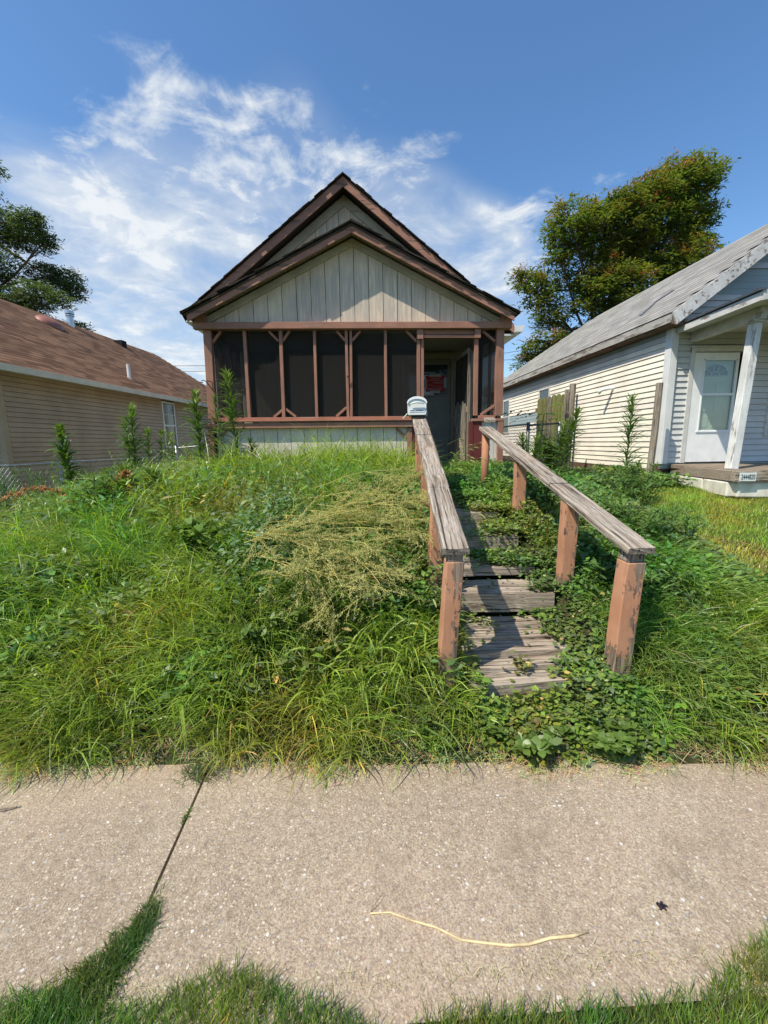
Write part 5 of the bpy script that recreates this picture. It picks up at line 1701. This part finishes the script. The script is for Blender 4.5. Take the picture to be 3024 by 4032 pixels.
for (x, y, nb, lab) in ((-1.42, 2.02, 12, 'pale broad-bladed grass clump at the left, tips touching the sidewalk'),
                        (-.98, 1.98, 12, 'broad-bladed grass clump above the sidewalk joint, tips drooping to the concrete'),
                        (-1.25, 2.22, 9, 'twisted pale grass blades higher on the bank above the left clump'),
                        (-.05, 2.0, 14, 'long arching grass clump near the left handrail foot, casting finger shadows'),
                        (.22, 2.12, 12, 'upright long-bladed grass beside the left front handrail post'),
                        (-.3, 2.15, 8, 'single-stemmed coarse grass left of the arching clump'),
                        (-.6, 2.2, 8, 'sparse coarse grass between the two front clumps'),
                        (-1.9, 2.15, 9, 'coarse grass at the far left of the bank foot'),
                        (-.45, 2.62, 7, 'bluish coarse grass blades lying on the mid bank'),
                        (-1.35, 2.7, 8, 'long bluish blades rising from the left mid bank'),
                        (2.35, 2.15, 9, 'coarse grass right of the terracotta end post'),
                        (2.0, 2.5, 8, 'coarse grass uphill behind the right bank')):
    coarse(x, y, nb, (.18, .36), (.008, .017), lab)


def foxtail(x, y, n, hr, label, spread=.25, lean=None, heads=True):
    z = hz(x, y)
    t = thing('foxtail_grass', label, 'grass plant', (x, y, z), 'foxtail grasses')
    st = MB(); lf = Rib()
    for i in range(n):
        a = (rnd.uniform(0, 6.28) if lean is None else lean + rnd.uniform(-.9, .9))
        Lh = rnd.uniform(*hr); p = Vector((x + rnd.uniform(-spread, spread) * .4, y + rnd.uniform(-spread, spread) * .4, z))
        th = rnd.uniform(.05, .3); pts = [p.copy()]
        for k in range(9):
            th += rnd.uniform(.06, .2)
            p = p + Vector((math.sin(th) * math.cos(a), math.sin(th) * math.sin(a), math.cos(th))) * (Lh / 9); pts.append(p.copy())
        st.tube(pts, [.0018] * len(pts), 3, False)
        for k in (2, 4, 5):
            lf.add([list(pts[k])], a + rnd.uniform(-2, 2), rnd.uniform(.12, .24), rnd.uniform(.006, .011), rnd.uniform(.4, 1.0), rnd.uniform(.8, 1.8), [rnd.uniform(.9, 1.2), 1.05, 1.1], 5, roll=rnd.uniform(-.5, .5))
        if heads:
            hp = []; L2 = rnd.uniform(.055, .09)
            q = pts[-1].copy(); th2 = th
            for k in range(7):
                hp.append(q.copy()); th2 += .17
                q = q + Vector((math.sin(th2) * math.cos(a), math.sin(th2) * math.sin(a), math.cos(th2))) * (L2 / 6)
            hh = MB().tube(hp, [.002, .0055, .0068, .0068, .0062, .005, .002], 6)
            hh.build('seed_head', M['seedhead'], t, smooth=True)
            br = Rib(); nbx = 46
            tt = np.array([list(hp[rnd.randrange(0, 6)].lerp(hp[rnd.randrange(1, 7)], rnd.random())) for _ in range(nbx)])
            lf.add(tt, U(0, 6.28, nbx), U(.008, .013, nbx), .0008, U(.3, 2.4, nbx), 0, [1.9, 1.5, 1.6], 1)
    st.build('stems', M['stalk'], t)
    lf.build('blades', M['grass'], t)


M['seedhead'] = m_plain('foxtail_seed_head', (0.27, 0.30, 0.11), 0.9, 0.25, 60, bump=.6)
foxtail(.78, 4.75, 10, (.45, .85), 'foxtail grass with drooping seed heads before the front door', .3, 0.0)
foxtail(1.0, 5.2, 7, (.4, .7), 'foxtail grass leaning right across the porch threshold', .3, -.2)
foxtail(.72, 3.6, 4, (.3, .5), 'foxtail grass beside the planks halfway up the steps', .2, -.3)
foxtail(.3, 5.9, 6, (.35, .65), 'foxtail grass against the pale porch wall near the door', .5)
foxtail(-.4, 6.0, 7, (.35, .65), 'foxtail grass against the middle of the pale porch wall', .6)
foxtail(-1.1, 5.6, 6, (.3, .55), 'foxtail grass on the mound top left of centre', .6)
foxtail(-1.2, 4.3, 7, (.25, .5), 'foxtail grass with pale heads on the upper mound', .7)
foxtail(-.35, 2.9, 4, (.25, .4), 'foxtail grass in the mid bank under the dried weed', .5)
foxtail(.3, 2.5, 3, (.2, .35), 'foxtail grass close to the left handrail posts', .2)
foxtail(-2.6, 5.0, 5, (.35, .6), 'foxtail grass among the tall weeds at the left', .7)


# ------------------------------------------------------------------ tall leafy weeds (horseweed)
def tallweed(x, y, ztop, label, r=.13, nl=170, lean=(0, 0), L=(.11, .20), Wl=.017, young=False, zbase=None):
    z0 = hz(x, y) if zbase is None else zbase
    t = thing('tall_weed', label, 'weed', (x, y, z0), 'tall leafy weeds')
    hgt = ztop - z0
    if lean == (0, 0): lean = (rnd.uniform(-.07, .07), rnd.uniform(-.05, .05))
    pts = [(x + lean[0] * (k / 6) ** 1.5 + rnd.uniform(-.006, .006), y + lean[1] * (k / 6) ** 1.5, z0 + hgt * k / 6) for k in range(7)]
    MB().tube(pts, [.011, .010, .009, .008, .007, .006, .003], 6).build('stem', M['stalk'], t, smooth=True)
    P = np.array(pts)
    lf = Rib()
    n = nl
    u = rng.random(n) ** .8
    u = .12 + .88 * u
    s_ = u * 6; i0 = np.clip(s_.astype(int), 0, 5); fr = (s_ - i0)[:, None]
    root = P[i0] * (1 - fr) + P[i0 + 1] * fr
    size = np.clip(1.25 - u, .3, 1) if not young else np.clip(1.1 - .5 * u, .4, 1)
    LL = U(L[0], L[1], n) * (.55 + .6 * np.sin(np.pi * np.clip(u, 0, 1) ** .9)) * (r / .13)
    th0 = np.where(u > .93, U(.1, .7, n), U(.7, 1.5, n) - .5 * u)
    top = sm(u, .8, 1.0)
    tn = np.stack([.85 + .7 * top + U(-.1, .15, n), .9 + .45 * top + U(-.1, .1, n), .95 + .2 * top], 1)
    lf.add(root, U(0, 6.28, n), LL, Wl * U(.7, 1.2, n) * (r / .13) ** .5, th0, U(.2, 1.4, n) * (1 - .5 * top), tn, 4, 'leaf', U(-.5, .5, n))
    lf.build('foliage', M['weed'], t)
    return t


tallweed(-3.58, 5.2, 1.70, 'lone tall dark weed before the tan siding, nearest the left edge', .15, 230, (-.03, 0), Wl=.03)
tallweed(-3.33, 6.2, 2.01, 'tallest leafy weed in front of the chain-link fence, double-topped', .19, 260, (0, 0))
tallweed(-3.41, 6.25, 1.85, 'shorter companion stem pressed to the tallest fence weed', .15, 170)
tallweed(-3.27, 6.5, 1.73, 'light-topped weed right of the tallest fence weed', .14, 150, young=True)
tallweed(-3.12, 6.5, 1.70, 'slim light-topped weed below the left house window', .12, 130, young=True)
tallweed(-2.30, 6.0, 2.19, 'tall weed at the left porch corner against the gutter line', .19, 260)
tallweed(-1.70, 5.7, 2.41, 'tallest weed, rising in front of the dark porch screen', .17, 260)
tallweed(-1.88, 5.72, 2.12, 'side shoot leaning left from the weed before the porch screen', .12, 90, (-.08, 0))
tallweed(-1.52, 5.9, 1.55, 'small pale weed against the low porch wall', .12, 90, young=True)
tallweed(-3.04, 6.8, 1.66, 'small star-topped weed before the left window sill', .12, 90, young=True)
tallweed(-2.31, 4.2, 1.25, 'feathery young weed standing in the grass at left of centre', .15, 150, young=True)
tallweed(-2.13, 4.2, 1.22, 'right twin of the feathery young weeds in the grass', .15, 150, young=True)
tallweed(-3.02, 4.8, 1.17, 'short weed with a fan of pale leaves below the fence', .17, 70, young=True)
tallweed(3.36, 5.2, 1.97, 'tall spiky weed before the cream siding of the right house', .19, 300, (.02, 0), Wl=.011)
tallweed(3.52, 7.3, 1.98, 'tall weed leaning on the grey wooden post by the gate', .2, 260, (.28, 0), zbase=.75)
tallweed(3.6, 7.6, 1.7, 'lower weed trailing beside the chain-link gate', .22, 200, (.1, 0), zbase=.75)
tallweed(2.3, 5.6, 1.5, 'dark weed in the gap beside the porch corner', .16, 150)
tallweed(2.5, 6.4, 1.55, 'second dark weed further back beside the porch corner', .16, 150)


def bushy(x, y, h, nst, label, spread=.25, L=(.06, .11), W_=.014, tn=(.85, .9, .9), group='low leafy bushes'):
    z0 = hz(x, y)
    t = thing('leafy_bush', label, 'bush', (x, y, z0), group)
    st = MB(); lf = Rib()
    for i in range(nst):
        a = rnd.uniform(0, 6.28); s = rnd.uniform(.1, spread); hh = h * rnd.uniform(.55, 1.05)
        pts = [(x + s * math.cos(a) * k / 4, y + s * math.sin(a) * k / 4, z0 + hh * math.sin(k / 4 * 1.5)) for k in range(5)]
        st.tube(pts, [.005, .004, .004, .003, .002], 4, False)
        P = np.array(pts); n = 42
        u = rng.random(n) ** .7; s_ = u * 4; i0 = np.clip(s_.astype(int), 0, 3); fr = (s_ - i0)[:, None]
        root = P[i0] * (1 - fr) + P[i0 + 1] * fr
        lf.add(root, U(0, 6.28, n), U(L[0], L[1], n), W_ * U(.7, 1.3, n), U(.5, 1.6, n), U(.2, 1.2, n), np.array(tn) * U(.8, 1.25, n)[:, None], 3, 'leaf', U(-.5, .5, n))
    st.build('stems', M['stalk'], t); lf.build('foliage', M['weed'], t)


bushy(3.28, 4.75, .62, 22, 'dense dark bush at the foot of the spiky weed', .3)
bushy(2.9, 4.4, .40, 18, 'low bush left of the spiky weed foot', .35)
bushy(2.62, 3.25, .30, 16, 'fine-leaved weed patch at the lawn corner', .38, (.05, .1), .008, (1.1, 1.15, 1.1))
bushy(2.15, 3.1, .28, 16, 'fine-leaved weed patch beside the right rail', .35, (.05, .1), .009, (1.0, 1.05, 1.0))
bushy(1.75, 3.9, .34, 14, 'leafy weeds uphill outside the right rail', .35, (.04, .07), .018)
bushy(1.7, 2.55, .22, 14, 'leafy weeds behind the terracotta end post', .3, (.04, .07), .016)
bushy(-2.5, 3.9, .42, 12, 'leafy weeds under the dead brown stalks', .3, (.05, .10), .013, (1, 1, .9))
bushy(-1.25, 3.1, .26, 12, 'broad-leaved dock in the hollow of the bank', .3, (.06, .11), .035, (1.0, 1.0, .7))
bushy(-.7, 2.25, .22, 16, 'dark broad-leaved weeds low in the bank centre', .3, (.04, .08), .024, (.9, .85, .8))
bushy(-.45, 2.4, .22, 12, 'dark mottled weeds right of the bank centre', .25, (.04, .08), .024, (1.0, .85, .8))
bushy(.72, 1.77, .08, 12, 'ivy-like weeds hiding the foot of the steps', .2, (.03, .06), .03, (.95, .9, .8))
bushy(1.05, 1.75, .08, 12, 'ivy-like weeds at the right foot of the steps', .2, (.03, .06), .03, (.95, .9, .8))
bushy(4.4, 7.0, .3, 12, 'low weeds along the brown skirting', .4, (.05, .1), .03)
bushy(3.75, 8.2, .75, 18, 'bush growing through the chain-link gate', .3, (.09, .16), .03, (.7, .75, .7))
bushy(-4.35, 7.3, .65, 16, 'scrubby growth against the chain-link fence', .5, (.05, .1), .012, (1.1, 1.0, 1.0))
bushy(-2.9, 7.2, .65, 14, 'scrubby growth behind the left porch corner', .5, (.05, .1), .012, (1.2, 1.0, 1.0))

# feathery shrub at the left edge
fs = thing('feathery_shrub', 'feathery blue-green shrub at the left edge before the tan house', 'shrub', (-4.0, 5.0, .3))
st = MB(); lf = Rib()
for i in range(60):
    a = rnd.uniform(0, 6.28); s = rnd.uniform(.05, .75); hh = rnd.uniform(.45, 1.05)
    x0, y0, z0 = -4.05 + rnd.uniform(-.25, .25), 5.0 + rnd.uniform(-.2, .2), .28
    pts = [(x0 + s * math.cos(a) * (k / 5) ** 1.3, y0 + s * math.sin(a) * .6 * (k / 5) ** 1.3, z0 + hh * (k / 5)) for k in range(6)]
    st.tube(pts, [.004, .003, .003, .002, .002, .001], 3, False)
    P = np.array(pts); n = 200
    u = .1 + .9 * rng.random(n); s_ = u * 5; i0 = np.clip(s_.astype(int), 0, 4); fr = (s_ - i0)[:, None]
    root = P[i0] * (1 - fr) + P[i0 + 1] * fr + rng.normal(0, .018, (n, 3))
    lf.add(root, U(0, 6.28, n), U(.04, .09, n), .007, U(.2, 1.6, n), U(0, .8, n), [.8, .85, 1.3], 2, 'blade')
st.build('stems', M['stalk'], fs); lf.build('foliage', M['weed'], fs)

# ------------------------------------------------------------------ dried yellow weed sprawled over the bank
dw = thing('dried_weed', 'sprawling dried yellow weed with tangled twigs on the bank left of the handrail', 'dead plant', (-.55, 3.0, .75))
lf = Rib(); seeds = Rib()
def twig(p, a, L, el, depth, w):
    segs_ = 5
    pts = [Vector(p)]; aa = a; e = el
    for k in range(segs_):
        aa += rnd.uniform(-.38, .34); e += rnd.uniform(-.26, .20)
        q = pts[-1] + Vector((math.cos(aa) * math.cos(e), math.sin(aa) * math.cos(e), math.sin(e))) * (L / segs_)
        q.z = max(q.z, hz(q.x, q.y) + rnd.uniform(.10, .20))
        q.x = min(q.x, .47) if q.y < 4.2 else q.x
        pts.append(q)
    for k in range(segs_):
        d = pts[k + 1] - pts[k]
        lf.add([list(pts[k])], math.atan2(d.y, d.x), d.length, w * (1 - k * .12), math.acos(max(-1, min(1, d.z / d.length))), 0, [1.25, 1.15, .9], 1, 'flat', 0)
        lf.add([list(pts[k])], math.atan2(d.y, d.x), d.length, w * (1 - k * .12), math.acos(max(-1, min(1, d.z / d.length))), 0, [rnd.uniform(.9, 1.25), rnd.uniform(.9, 1.15), .8], 1, 'flat', 1.57)
        if depth > 0:
            for _ in range(2 if depth > 1 else 2):
                twig(pts[k + 1], aa + rnd.choice((-1, 1)) * rnd.uniform(.35, .9), L * rnd.uniform(.28, .45), e + rnd.uniform(-.2, .3), depth - 1, w * .6)
        if depth <= 1:
            nn2 = 4
            ps = np.array([list(pts[k].lerp(pts[k + 1], rnd.random()) + Vector((rnd.gauss(0, .004), rnd.gauss(0, .004), rnd.gauss(0, .004)))) for _ in range(nn2)])
            seeds.add(ps, U(0, 6.28, nn2), U(.005, .012, nn2), U(.0025, .0048, nn2), U(.2, 2.6, nn2), 0, np.array([[.62, .70, .5]]) * U(.6, 1.3, nn2)[:, None], 1, 'flat')


for (x0, y0, a0, L0) in ((-.7, 2.7, -.5, .7), (-.6, 2.65, -.3, .75), (-.45, 2.6, -.15, .7), (-.6, 2.55, -.75, .45), (-.3, 2.75, -.35, .7), (-.15, 2.7, -.2, .6), (-.85, 2.95, -.55, .75), (-.8, 2.95, -.30, .85), (-.8, 3.0, -.05, .95), (-.75, 3.1, .10, 1.0), (-.7, 3.2, .0, .95), (-.9, 3.0, -.8, .6),
                         (-.5, 3.5, -.1, .85), (-.5, 3.7, .05, .9), (-.3, 3.9, .0, .75), (-.6, 3.3, -.25, .95), (-.3, 3.3, -.5, .7), (-.1, 3.1, -.6, .5),
                          (-.85, 2.85, -1.0, .5),
                         (-.5, 2.85, -.5, .6), (-.35, 3.0, -.2, .7), (-.2, 3.2, -.05, .6), (-.4, 3.4, -.3, .8), (-.1, 3.5, -.1, .5), (-.3, 3.6, .1, .7), (-.65, 2.8, -.15, .8)):
    twig((x0, y0, hz(x0, y0) + .25), a0, L0, .10, 2, .0058)
lf.build('twigs', M['straw'], dw); seeds.build('seed_husks', M['straw'], dw)

# dead brown dock stalks at the left
dd = thing('dead_stalks', 'arching rust-brown dead seed stalks in the grass at the left', 'dead plant', (-2.7, 3.8, .5))
DZ = .13
lf = Rib(); sb = Rib()
for path in (((-2.62, 3.9, .80), (-2.75, 3.85, .98), (-2.95, 3.8, 1.02), (-3.2, 3.75, .93)), ((-2.62, 3.9, .80), (-2.45, 4.05, .98), (-2.33, 4.1, 1.10), (-2.28, 4.1, 1.12)),
             ((-2.62, 3.85, .78), (-2.75, 3.7, .70), (-2.86, 3.6, .58), (-2.8, 3.5, .46)), ((-2.28, 4.1, 1.12), (-2.2, 4.0, .95), (-2.1, 3.9, .7), (-2.06, 3.85, .55)),
             ((-2.62, 3.6, .62), (-2.4, 3.5, .66), (-2.2, 3.45, .62), (-2.0, 3.4, .5)), ((-2.2, 3.9, .75), (-2.05, 3.85, .82), (-1.95, 3.8, .80), (-1.85, 3.75, .76))):
    P = [Vector(p) + Vector((0, 0, DZ)) for p in path]
    for k in range(3):
        d = P[k + 1] - P[k]
        for rl in (0, 1.57):
            lf.add([list(P[k])], math.atan2(d.y, d.x), d.length, .006, math.acos(d.z / d.length), 0, [1.0, .85, .7], 1, 'flat', rl)
        n = 95
        tt = rng.random(n)[:, None]
        ps = np.array(list(P[k])) * (1 - tt) + np.array(list(P[k + 1])) * tt + rng.normal(0, .014, (n, 3))
        sb.add(ps, U(0, 6.28, n), U(.014, .03, n), U(.009, .017, n), U(.3, 2.6, n), U(-.5, .5, n), np.array([[.80, .40, .34]]) * U(.5, 1.3, n)[:, None], 1, 'flat')
lf.build('stalks', M['straw'], dd); sb.build('seed_husks', M['straw'], dd)

# fallen stick on the sidewalk, small litter
stk = thing('dry_stalk', 'long curved straw-coloured stalk lying on the sidewalk', 'stalk', (.3, 1.03, .005))
sp = [(-.015, 1.105), (.05, 1.098), (.12, 1.078), (.19, 1.048), (.26, 1.018), (.33, 1.0), (.40, .993), (.46, .993), (.53, 1.0), (.60, 1.008), (.655, 1.008)]
MB().tube([(a, b2 + .004 * math.sin(a * 40), .006) for a, b2 in sp], [.0022, .0026, .003, .0032, .0034, .0036, .0038, .004, .0042, .0045, .002], 6).build('stem', m_plain('dry_stalk_skin', (0.60, 0.47, 0.26), .7, .25, 14), stk, smooth=True)
MB().tube([(-.015, 1.105, .004), (.01, 1.13, .02), (.03, 1.155, .012)], [.0012, .001, .0006], 4).build('side_shoot', M['straw'] if False else m_plain('brown_twig', (0.2, 0.11, 0.06), .8), stk)
tw2 = thing('twig_pair', 'two short pale twigs lying on the sidewalk by its left edge', 'twigs', (-1.52, 1.585, .004))
MB().tube([(-1.62, 1.585, .004), (-1.55, 1.59, .006), (-1.49, 1.595, .005)], .003, 5).tube([(-1.6, 1.573, .004), (-1.54, 1.578, .005), (-1.50, 1.592, .008)], .0025, 5).build('twig', M['deckw'], tw2)
db = thing('dark_dropping', 'small dark dried fruit lying on the right of the sidewalk', 'debris', (.93, 1.068, .003))
mb = MB()
for i in range(5):
    a = i * 1.25
    mb.tube([(.93 + .004 * math.cos(a), 1.068 + .003 * math.sin(a), .002), (.93 + .012 * math.cos(a), 1.068 + .010 * math.sin(a), .006), (.93 + .006 * math.cos(a + .7), 1.068 + .005 * math.sin(a + .7), .009)], [.004, .006, .002], 6)
mb.build('husk', m_plain('dark_husk', (.03, .02, .03), .5, .2), db, smooth=True)

# ------------------------------------------------------------------ pinnate fronds (young ailanthus) near the fence
def frond(rb, p, a, L, el, droop, nl, ll, lw, tn):
    p = Vector(p); e = el
    n = 10; pts = [p.copy()]
    for k in range(n):
        e -= droop / n
        p = p + Vector((math.cos(a) * math.cos(e), math.sin(a) * math.cos(e), math.sin(e))) * (L / n); pts.append(p.copy())
    P = np.array([list(q) for q in pts])
    for k in range(n):
        d = pts[k + 1] - pts[k]
        rb.add([list(pts[k])], a, d.length, .004, math.acos(max(-1, min(1, d.z / d.length))), 0, tn, 1, 'flat')
    u = np.repeat(np.linspace(.15, .98, nl), 2) * n; i0 = np.clip(u.astype(int), 0, n - 1); fr = (u - i0)[:, None]
    root = P[i0] * (1 - fr) + P[i0 + 1] * fr
    sgn = np.tile([1, -1], nl)
    m2 = 2 * nl
    rb.add(root, a + sgn * U(1.1, 1.4, m2), U(.8, 1.1, m2) * ll, lw, U(1.3, 1.75, m2), U(.1, .7, m2), np.array(tn) * U(.8, 1.2, m2)[:, None], 3, 'leaf', U(-.3, .3, m2))


al = thing('sumac_sapling', 'young sapling with long pinnate fronds before the mossy fence', 'sapling', (3.75, 8.7, .75))
MB().tube([(3.75, 8.7, .7), (3.72, 8.7, 1.4), (3.78, 8.72, 2.05)], [.02, .016, .01], 6).build('stem', M['stalk'], al)
rb = Rib()
for (a, el, L, z) in ((3.0, .5, .8, 1.95), (3.4, .2, .75, 1.75), (.2, .6, .6, 2.0), (-.6, .5, .55, 1.9), (-1.4, .5, .6, 2.0), (-2.2, .4, .7, 1.85), (-1.8, .1, .6, 1.6), (.8, .3, .5, 1.7), (-1.0, .9, .5, 2.1), (-2.8, .1, .6, 1.5), (-.3, .0, .5, 1.4)):
    frond(rb, (3.76, 8.66, z), a, L, el, 1.3, 9, .13, .035, (1.0, .95, .5))
rb.build('fronds', M['weed'], al)
al2 = thing('overhanging_branch', 'dark pinnate leaf branch reaching across the gap beside the porch post', 'branch', (3.3, 7.3, 1.9))
rb = Rib()
frond(rb, (3.45, 7.3, 1.95), 3.2, 1.0, .0, -.05, 11, .12, .04, (.35, .4, .5))
frond(rb, (3.35, 7.4, 1.98), 2.95, .8, .28, .5, 6, .10, .035, (.6, .6, .5))
rb.build('fronds', M['weed'], al2)


# ------------------------------------------------------------------ trees
def tree(name, label, cat, base, blobs, Y, leafmat, tn, ncl, leaf, seedp=0.0, squash=.8, dist=1.4, limb=.12, trunk_top=None, group=None):
    bx_, by_, bz_ = base
    t = thing(name, label, cat, base, group)
    tr = MB(); 
    tt = trunk_top or (bx_, by_, bz_ + 6)
    pts = [(bx_, by_, bz_), (bx_ + .1, by_, bz_ + (tt[2] - bz_) * .5), tt]
    tr.tube(pts, [limb * 2.2, limb * 1.7, limb * 1.1], 9)
    tr.build('trunk', M['bark'], t, smooth=True)
    lm = MB()
    lf = Rib(); sd = Rib()
    for (x, z, r) in blobs:
        yy = Y + rnd.uniform(-dist, dist)
        s0 = Vector(pts[1]).lerp(Vector(tt), rnd.uniform(.1, 1.0))
        e = Vector((x, yy, z))
        mid = s0.lerp(e, .5) + Vector((rnd.uniform(-.3, .3), rnd.uniform(-.3, .3), rnd.uniform(-.1, .5)))
        lm.tube([s0, s0.lerp(mid, .5) + Vector((0, 0, .15)), mid, e], [limb * .6, limb * .45, limb * .35, limb * .12], 5, False)
        for q in range(7):
            d = Vector((rnd.gauss(0, 1), rnd.gauss(0, 1), rnd.gauss(0, .7))).normalized() * r * .9
            lm.tube([mid.lerp(e, rnd.uniform(.3, 1)), e + d * .5 + Vector((0, 0, -.05)), e + d], [limb * .18, limb * .1, limb * .04], 4, False)
        nc = int(ncl * r * r)
        dirs = rng.normal(0, 1, (nc, 3)); dirs /= np.linalg.norm(dirs, axis=1)[:, None]
        rad = r * (.35 + .75 * rng.random(nc) ** .6)[:, None]
        cc = np.array([x, yy, z]) + dirs * rad * np.array([1, 1, squash])
        for (cl, per, spr) in ((cc, leaf[3], leaf[4]),):
            n = len(cl) * per
            root = np.repeat(cl, per, 0) + rng.normal(0, 1, (n, 3)) * np.array([spr, spr, spr * .45])
            base_t = np.repeat(U(.75, 1.3, len(cl))[:, None] * np.stack([U(.8, 1.35, len(cl)), np.ones(len(cl)), U(.8, 1.2, len(cl))], 1), per, 0)
            lf.add(root, U(0, 6.28, n), U(leaf[0], leaf[1], n), leaf[2], U(.9, 1.9, n), U(.1, .9, n), base_t * np.array(tn) * U(.85, 1.15, n)[:, None], 2, 'leaf', U(-.6, .6, n))
        if seedp:
            up = cc[(dirs[:, 2] > .05) & (rng.random(nc) < seedp)]
            if len(up):
                per = 34; n = len(up) * per
                root = np.repeat(up + np.array([0, -.05, .10]), per, 0) + rng.normal(0, 1, (n, 3)) * np.array([.13, .13, .09])
                bt = np.repeat(np.stack([U(.7, 1.2, len(up)), U(.7, 1.3, len(up)), U(.5, 1.3, len(up))], 1), per, 0) * 1.1
                sd.add(root, U(0, 6.28, n), U(.04, .09, n), .03, U(.5, 2.4, n), U(-.4, .8, n), bt * U(.7, 1.2, n)[:, None], 1, 'flat')
    lm.build('limbs', M['bark'], t)
    lf.build('crown', leafmat, t)
    if seedp: sd.build('seed_clusters', M['seed'], t)
    return t


RB = [(8.3, 8.3, 1.0), (9.2, 10.5, 1.15), (9.0, 7.2, .9), (8.4, 5.7, .85), (10.3, 10.8, 1.0), (10.6, 9.3, 1.4), (12.0, 10.9, 1.35), (11.5, 8.0, 1.4), (13.4, 9.0, 1.6),
      (13.4, 11.5, 1.25), (14.3, 12.7, 1.15), (15.3, 13.0, 1.1), (15.9, 13.0, .7), (15.9, 11.7, .95), (14.8, 11.2, 1.3), (16.1, 10.4, .8), (12.8, 10.0, 1.3), (10.4, 7.9, 1.1), (12.8, 11.9, .9), (11.4, 11.4, .8), (15.0, 9.3, 1.3), (15.6, 8.0, 1.3),
      (13.2, 7.0, 1.5), (10.2, 5.8, 1.3), (9.0, 4.7, .9), (12.0, 5.5, 1.4), (14.8, 6.8, 1.4), (7.7, 8.9, .6), (8.6, 9.6, .6), (7.9, 5.2, .6)]
tree('ailanthus_tree', 'big green tree with orange seed clusters rising behind the grey-roofed house', 'tree', (11.2, 20.2, .5), RB, 20.2, M['treeleaf'], (1.0, 1.0, 1.0), 100, (.16, .30, .07, 17, .17), .3, .85, 1.1, .15, (11.6, 20.2, 7.6))
LB = [(-19.6, 15.4, .8), (-18.7, 15.6, .55), (-18.9, 13.4, 1.1), (-20.6, 14.0, 1.3), (-17.4, 13.3, .75), (-16.9, 12.6, .5), (-18.5, 11.4, 1.0), (-20.5, 11.5, 1.5), (-17.2, 11.2, .8), (-16.7, 10.4, .7), (-17.9, 9.6, 1.1),
      (-16.3, 9.4, .5), (-19.5, 9.3, 1.4), (-21.5, 9.5, 1.8), (-22.5, 12.6, 1.6), (-17.0, 8.2, .8), (-21.2, 16.0, .7), (-22, 6.8, 1.9), (-19, 7.3, 1.4), (-18.0, 7.6, .9), (-23.5, 15, 1.2), (-24, 10.5, 1.8), (-16.3, 8.0, .4)]
tree('shade_tree', 'dark green shade tree in tiers behind the red-brown roof', 'tree', (-21.5, 26, .5), LB, 26, M['treeleaf2'], (1.0, 1.0, 1.15), 130, (.14, .26, .06, 18, .17), 0, .75, 1.5, .17, (-21.3, 26, 13.5))
bt = thing('bare_sapling', 'thin bare twiggy sapling beyond the porch corner', 'tree', (-6.2, 20, .5))
mb = MB(); mb.tube([(-5.8, 20, .5), (-5.7, 20, 3.6)], [.02, .01], 4)
for i in range(26):
    a = rnd.uniform(0, 6.28); z = rnd.uniform(2.8, 3.6); L = rnd.uniform(.4, 1.0)
    mb.tube([(-5.7, 20, z), (-5.7 + L * .5 * math.cos(a), 20 + .2 * math.sin(a), z + L * .4), (-5.7 + L * .8 * math.cos(a), 20, z + L * .8)], [.008, .006, .003], 3, False)
mb.build('twigs', M['bark'], bt)
for i, (x, y, z, r, lab) in enumerate(((20.5, 62, 9.0, 1.6, 'small distant tree top right of the porch post'), (23.5, 66, 9.6, 1.8, 'distant tree top just above the far end of the grey roof'),
                                       )):
    tree('distant_tree', lab, 'tree', (x, y, .5), [(x, z, r), (x - r, z - 1.2, r), (x + r, z - 1.4, r), (x, z - 3, r * 1.3)], y, M['treeleaf2'], (1, 1, 1), 26, (.25, .45, .14, 12, .35), 0, .9, .8, .14, (x, y, z - 1), 'distant tree tops')
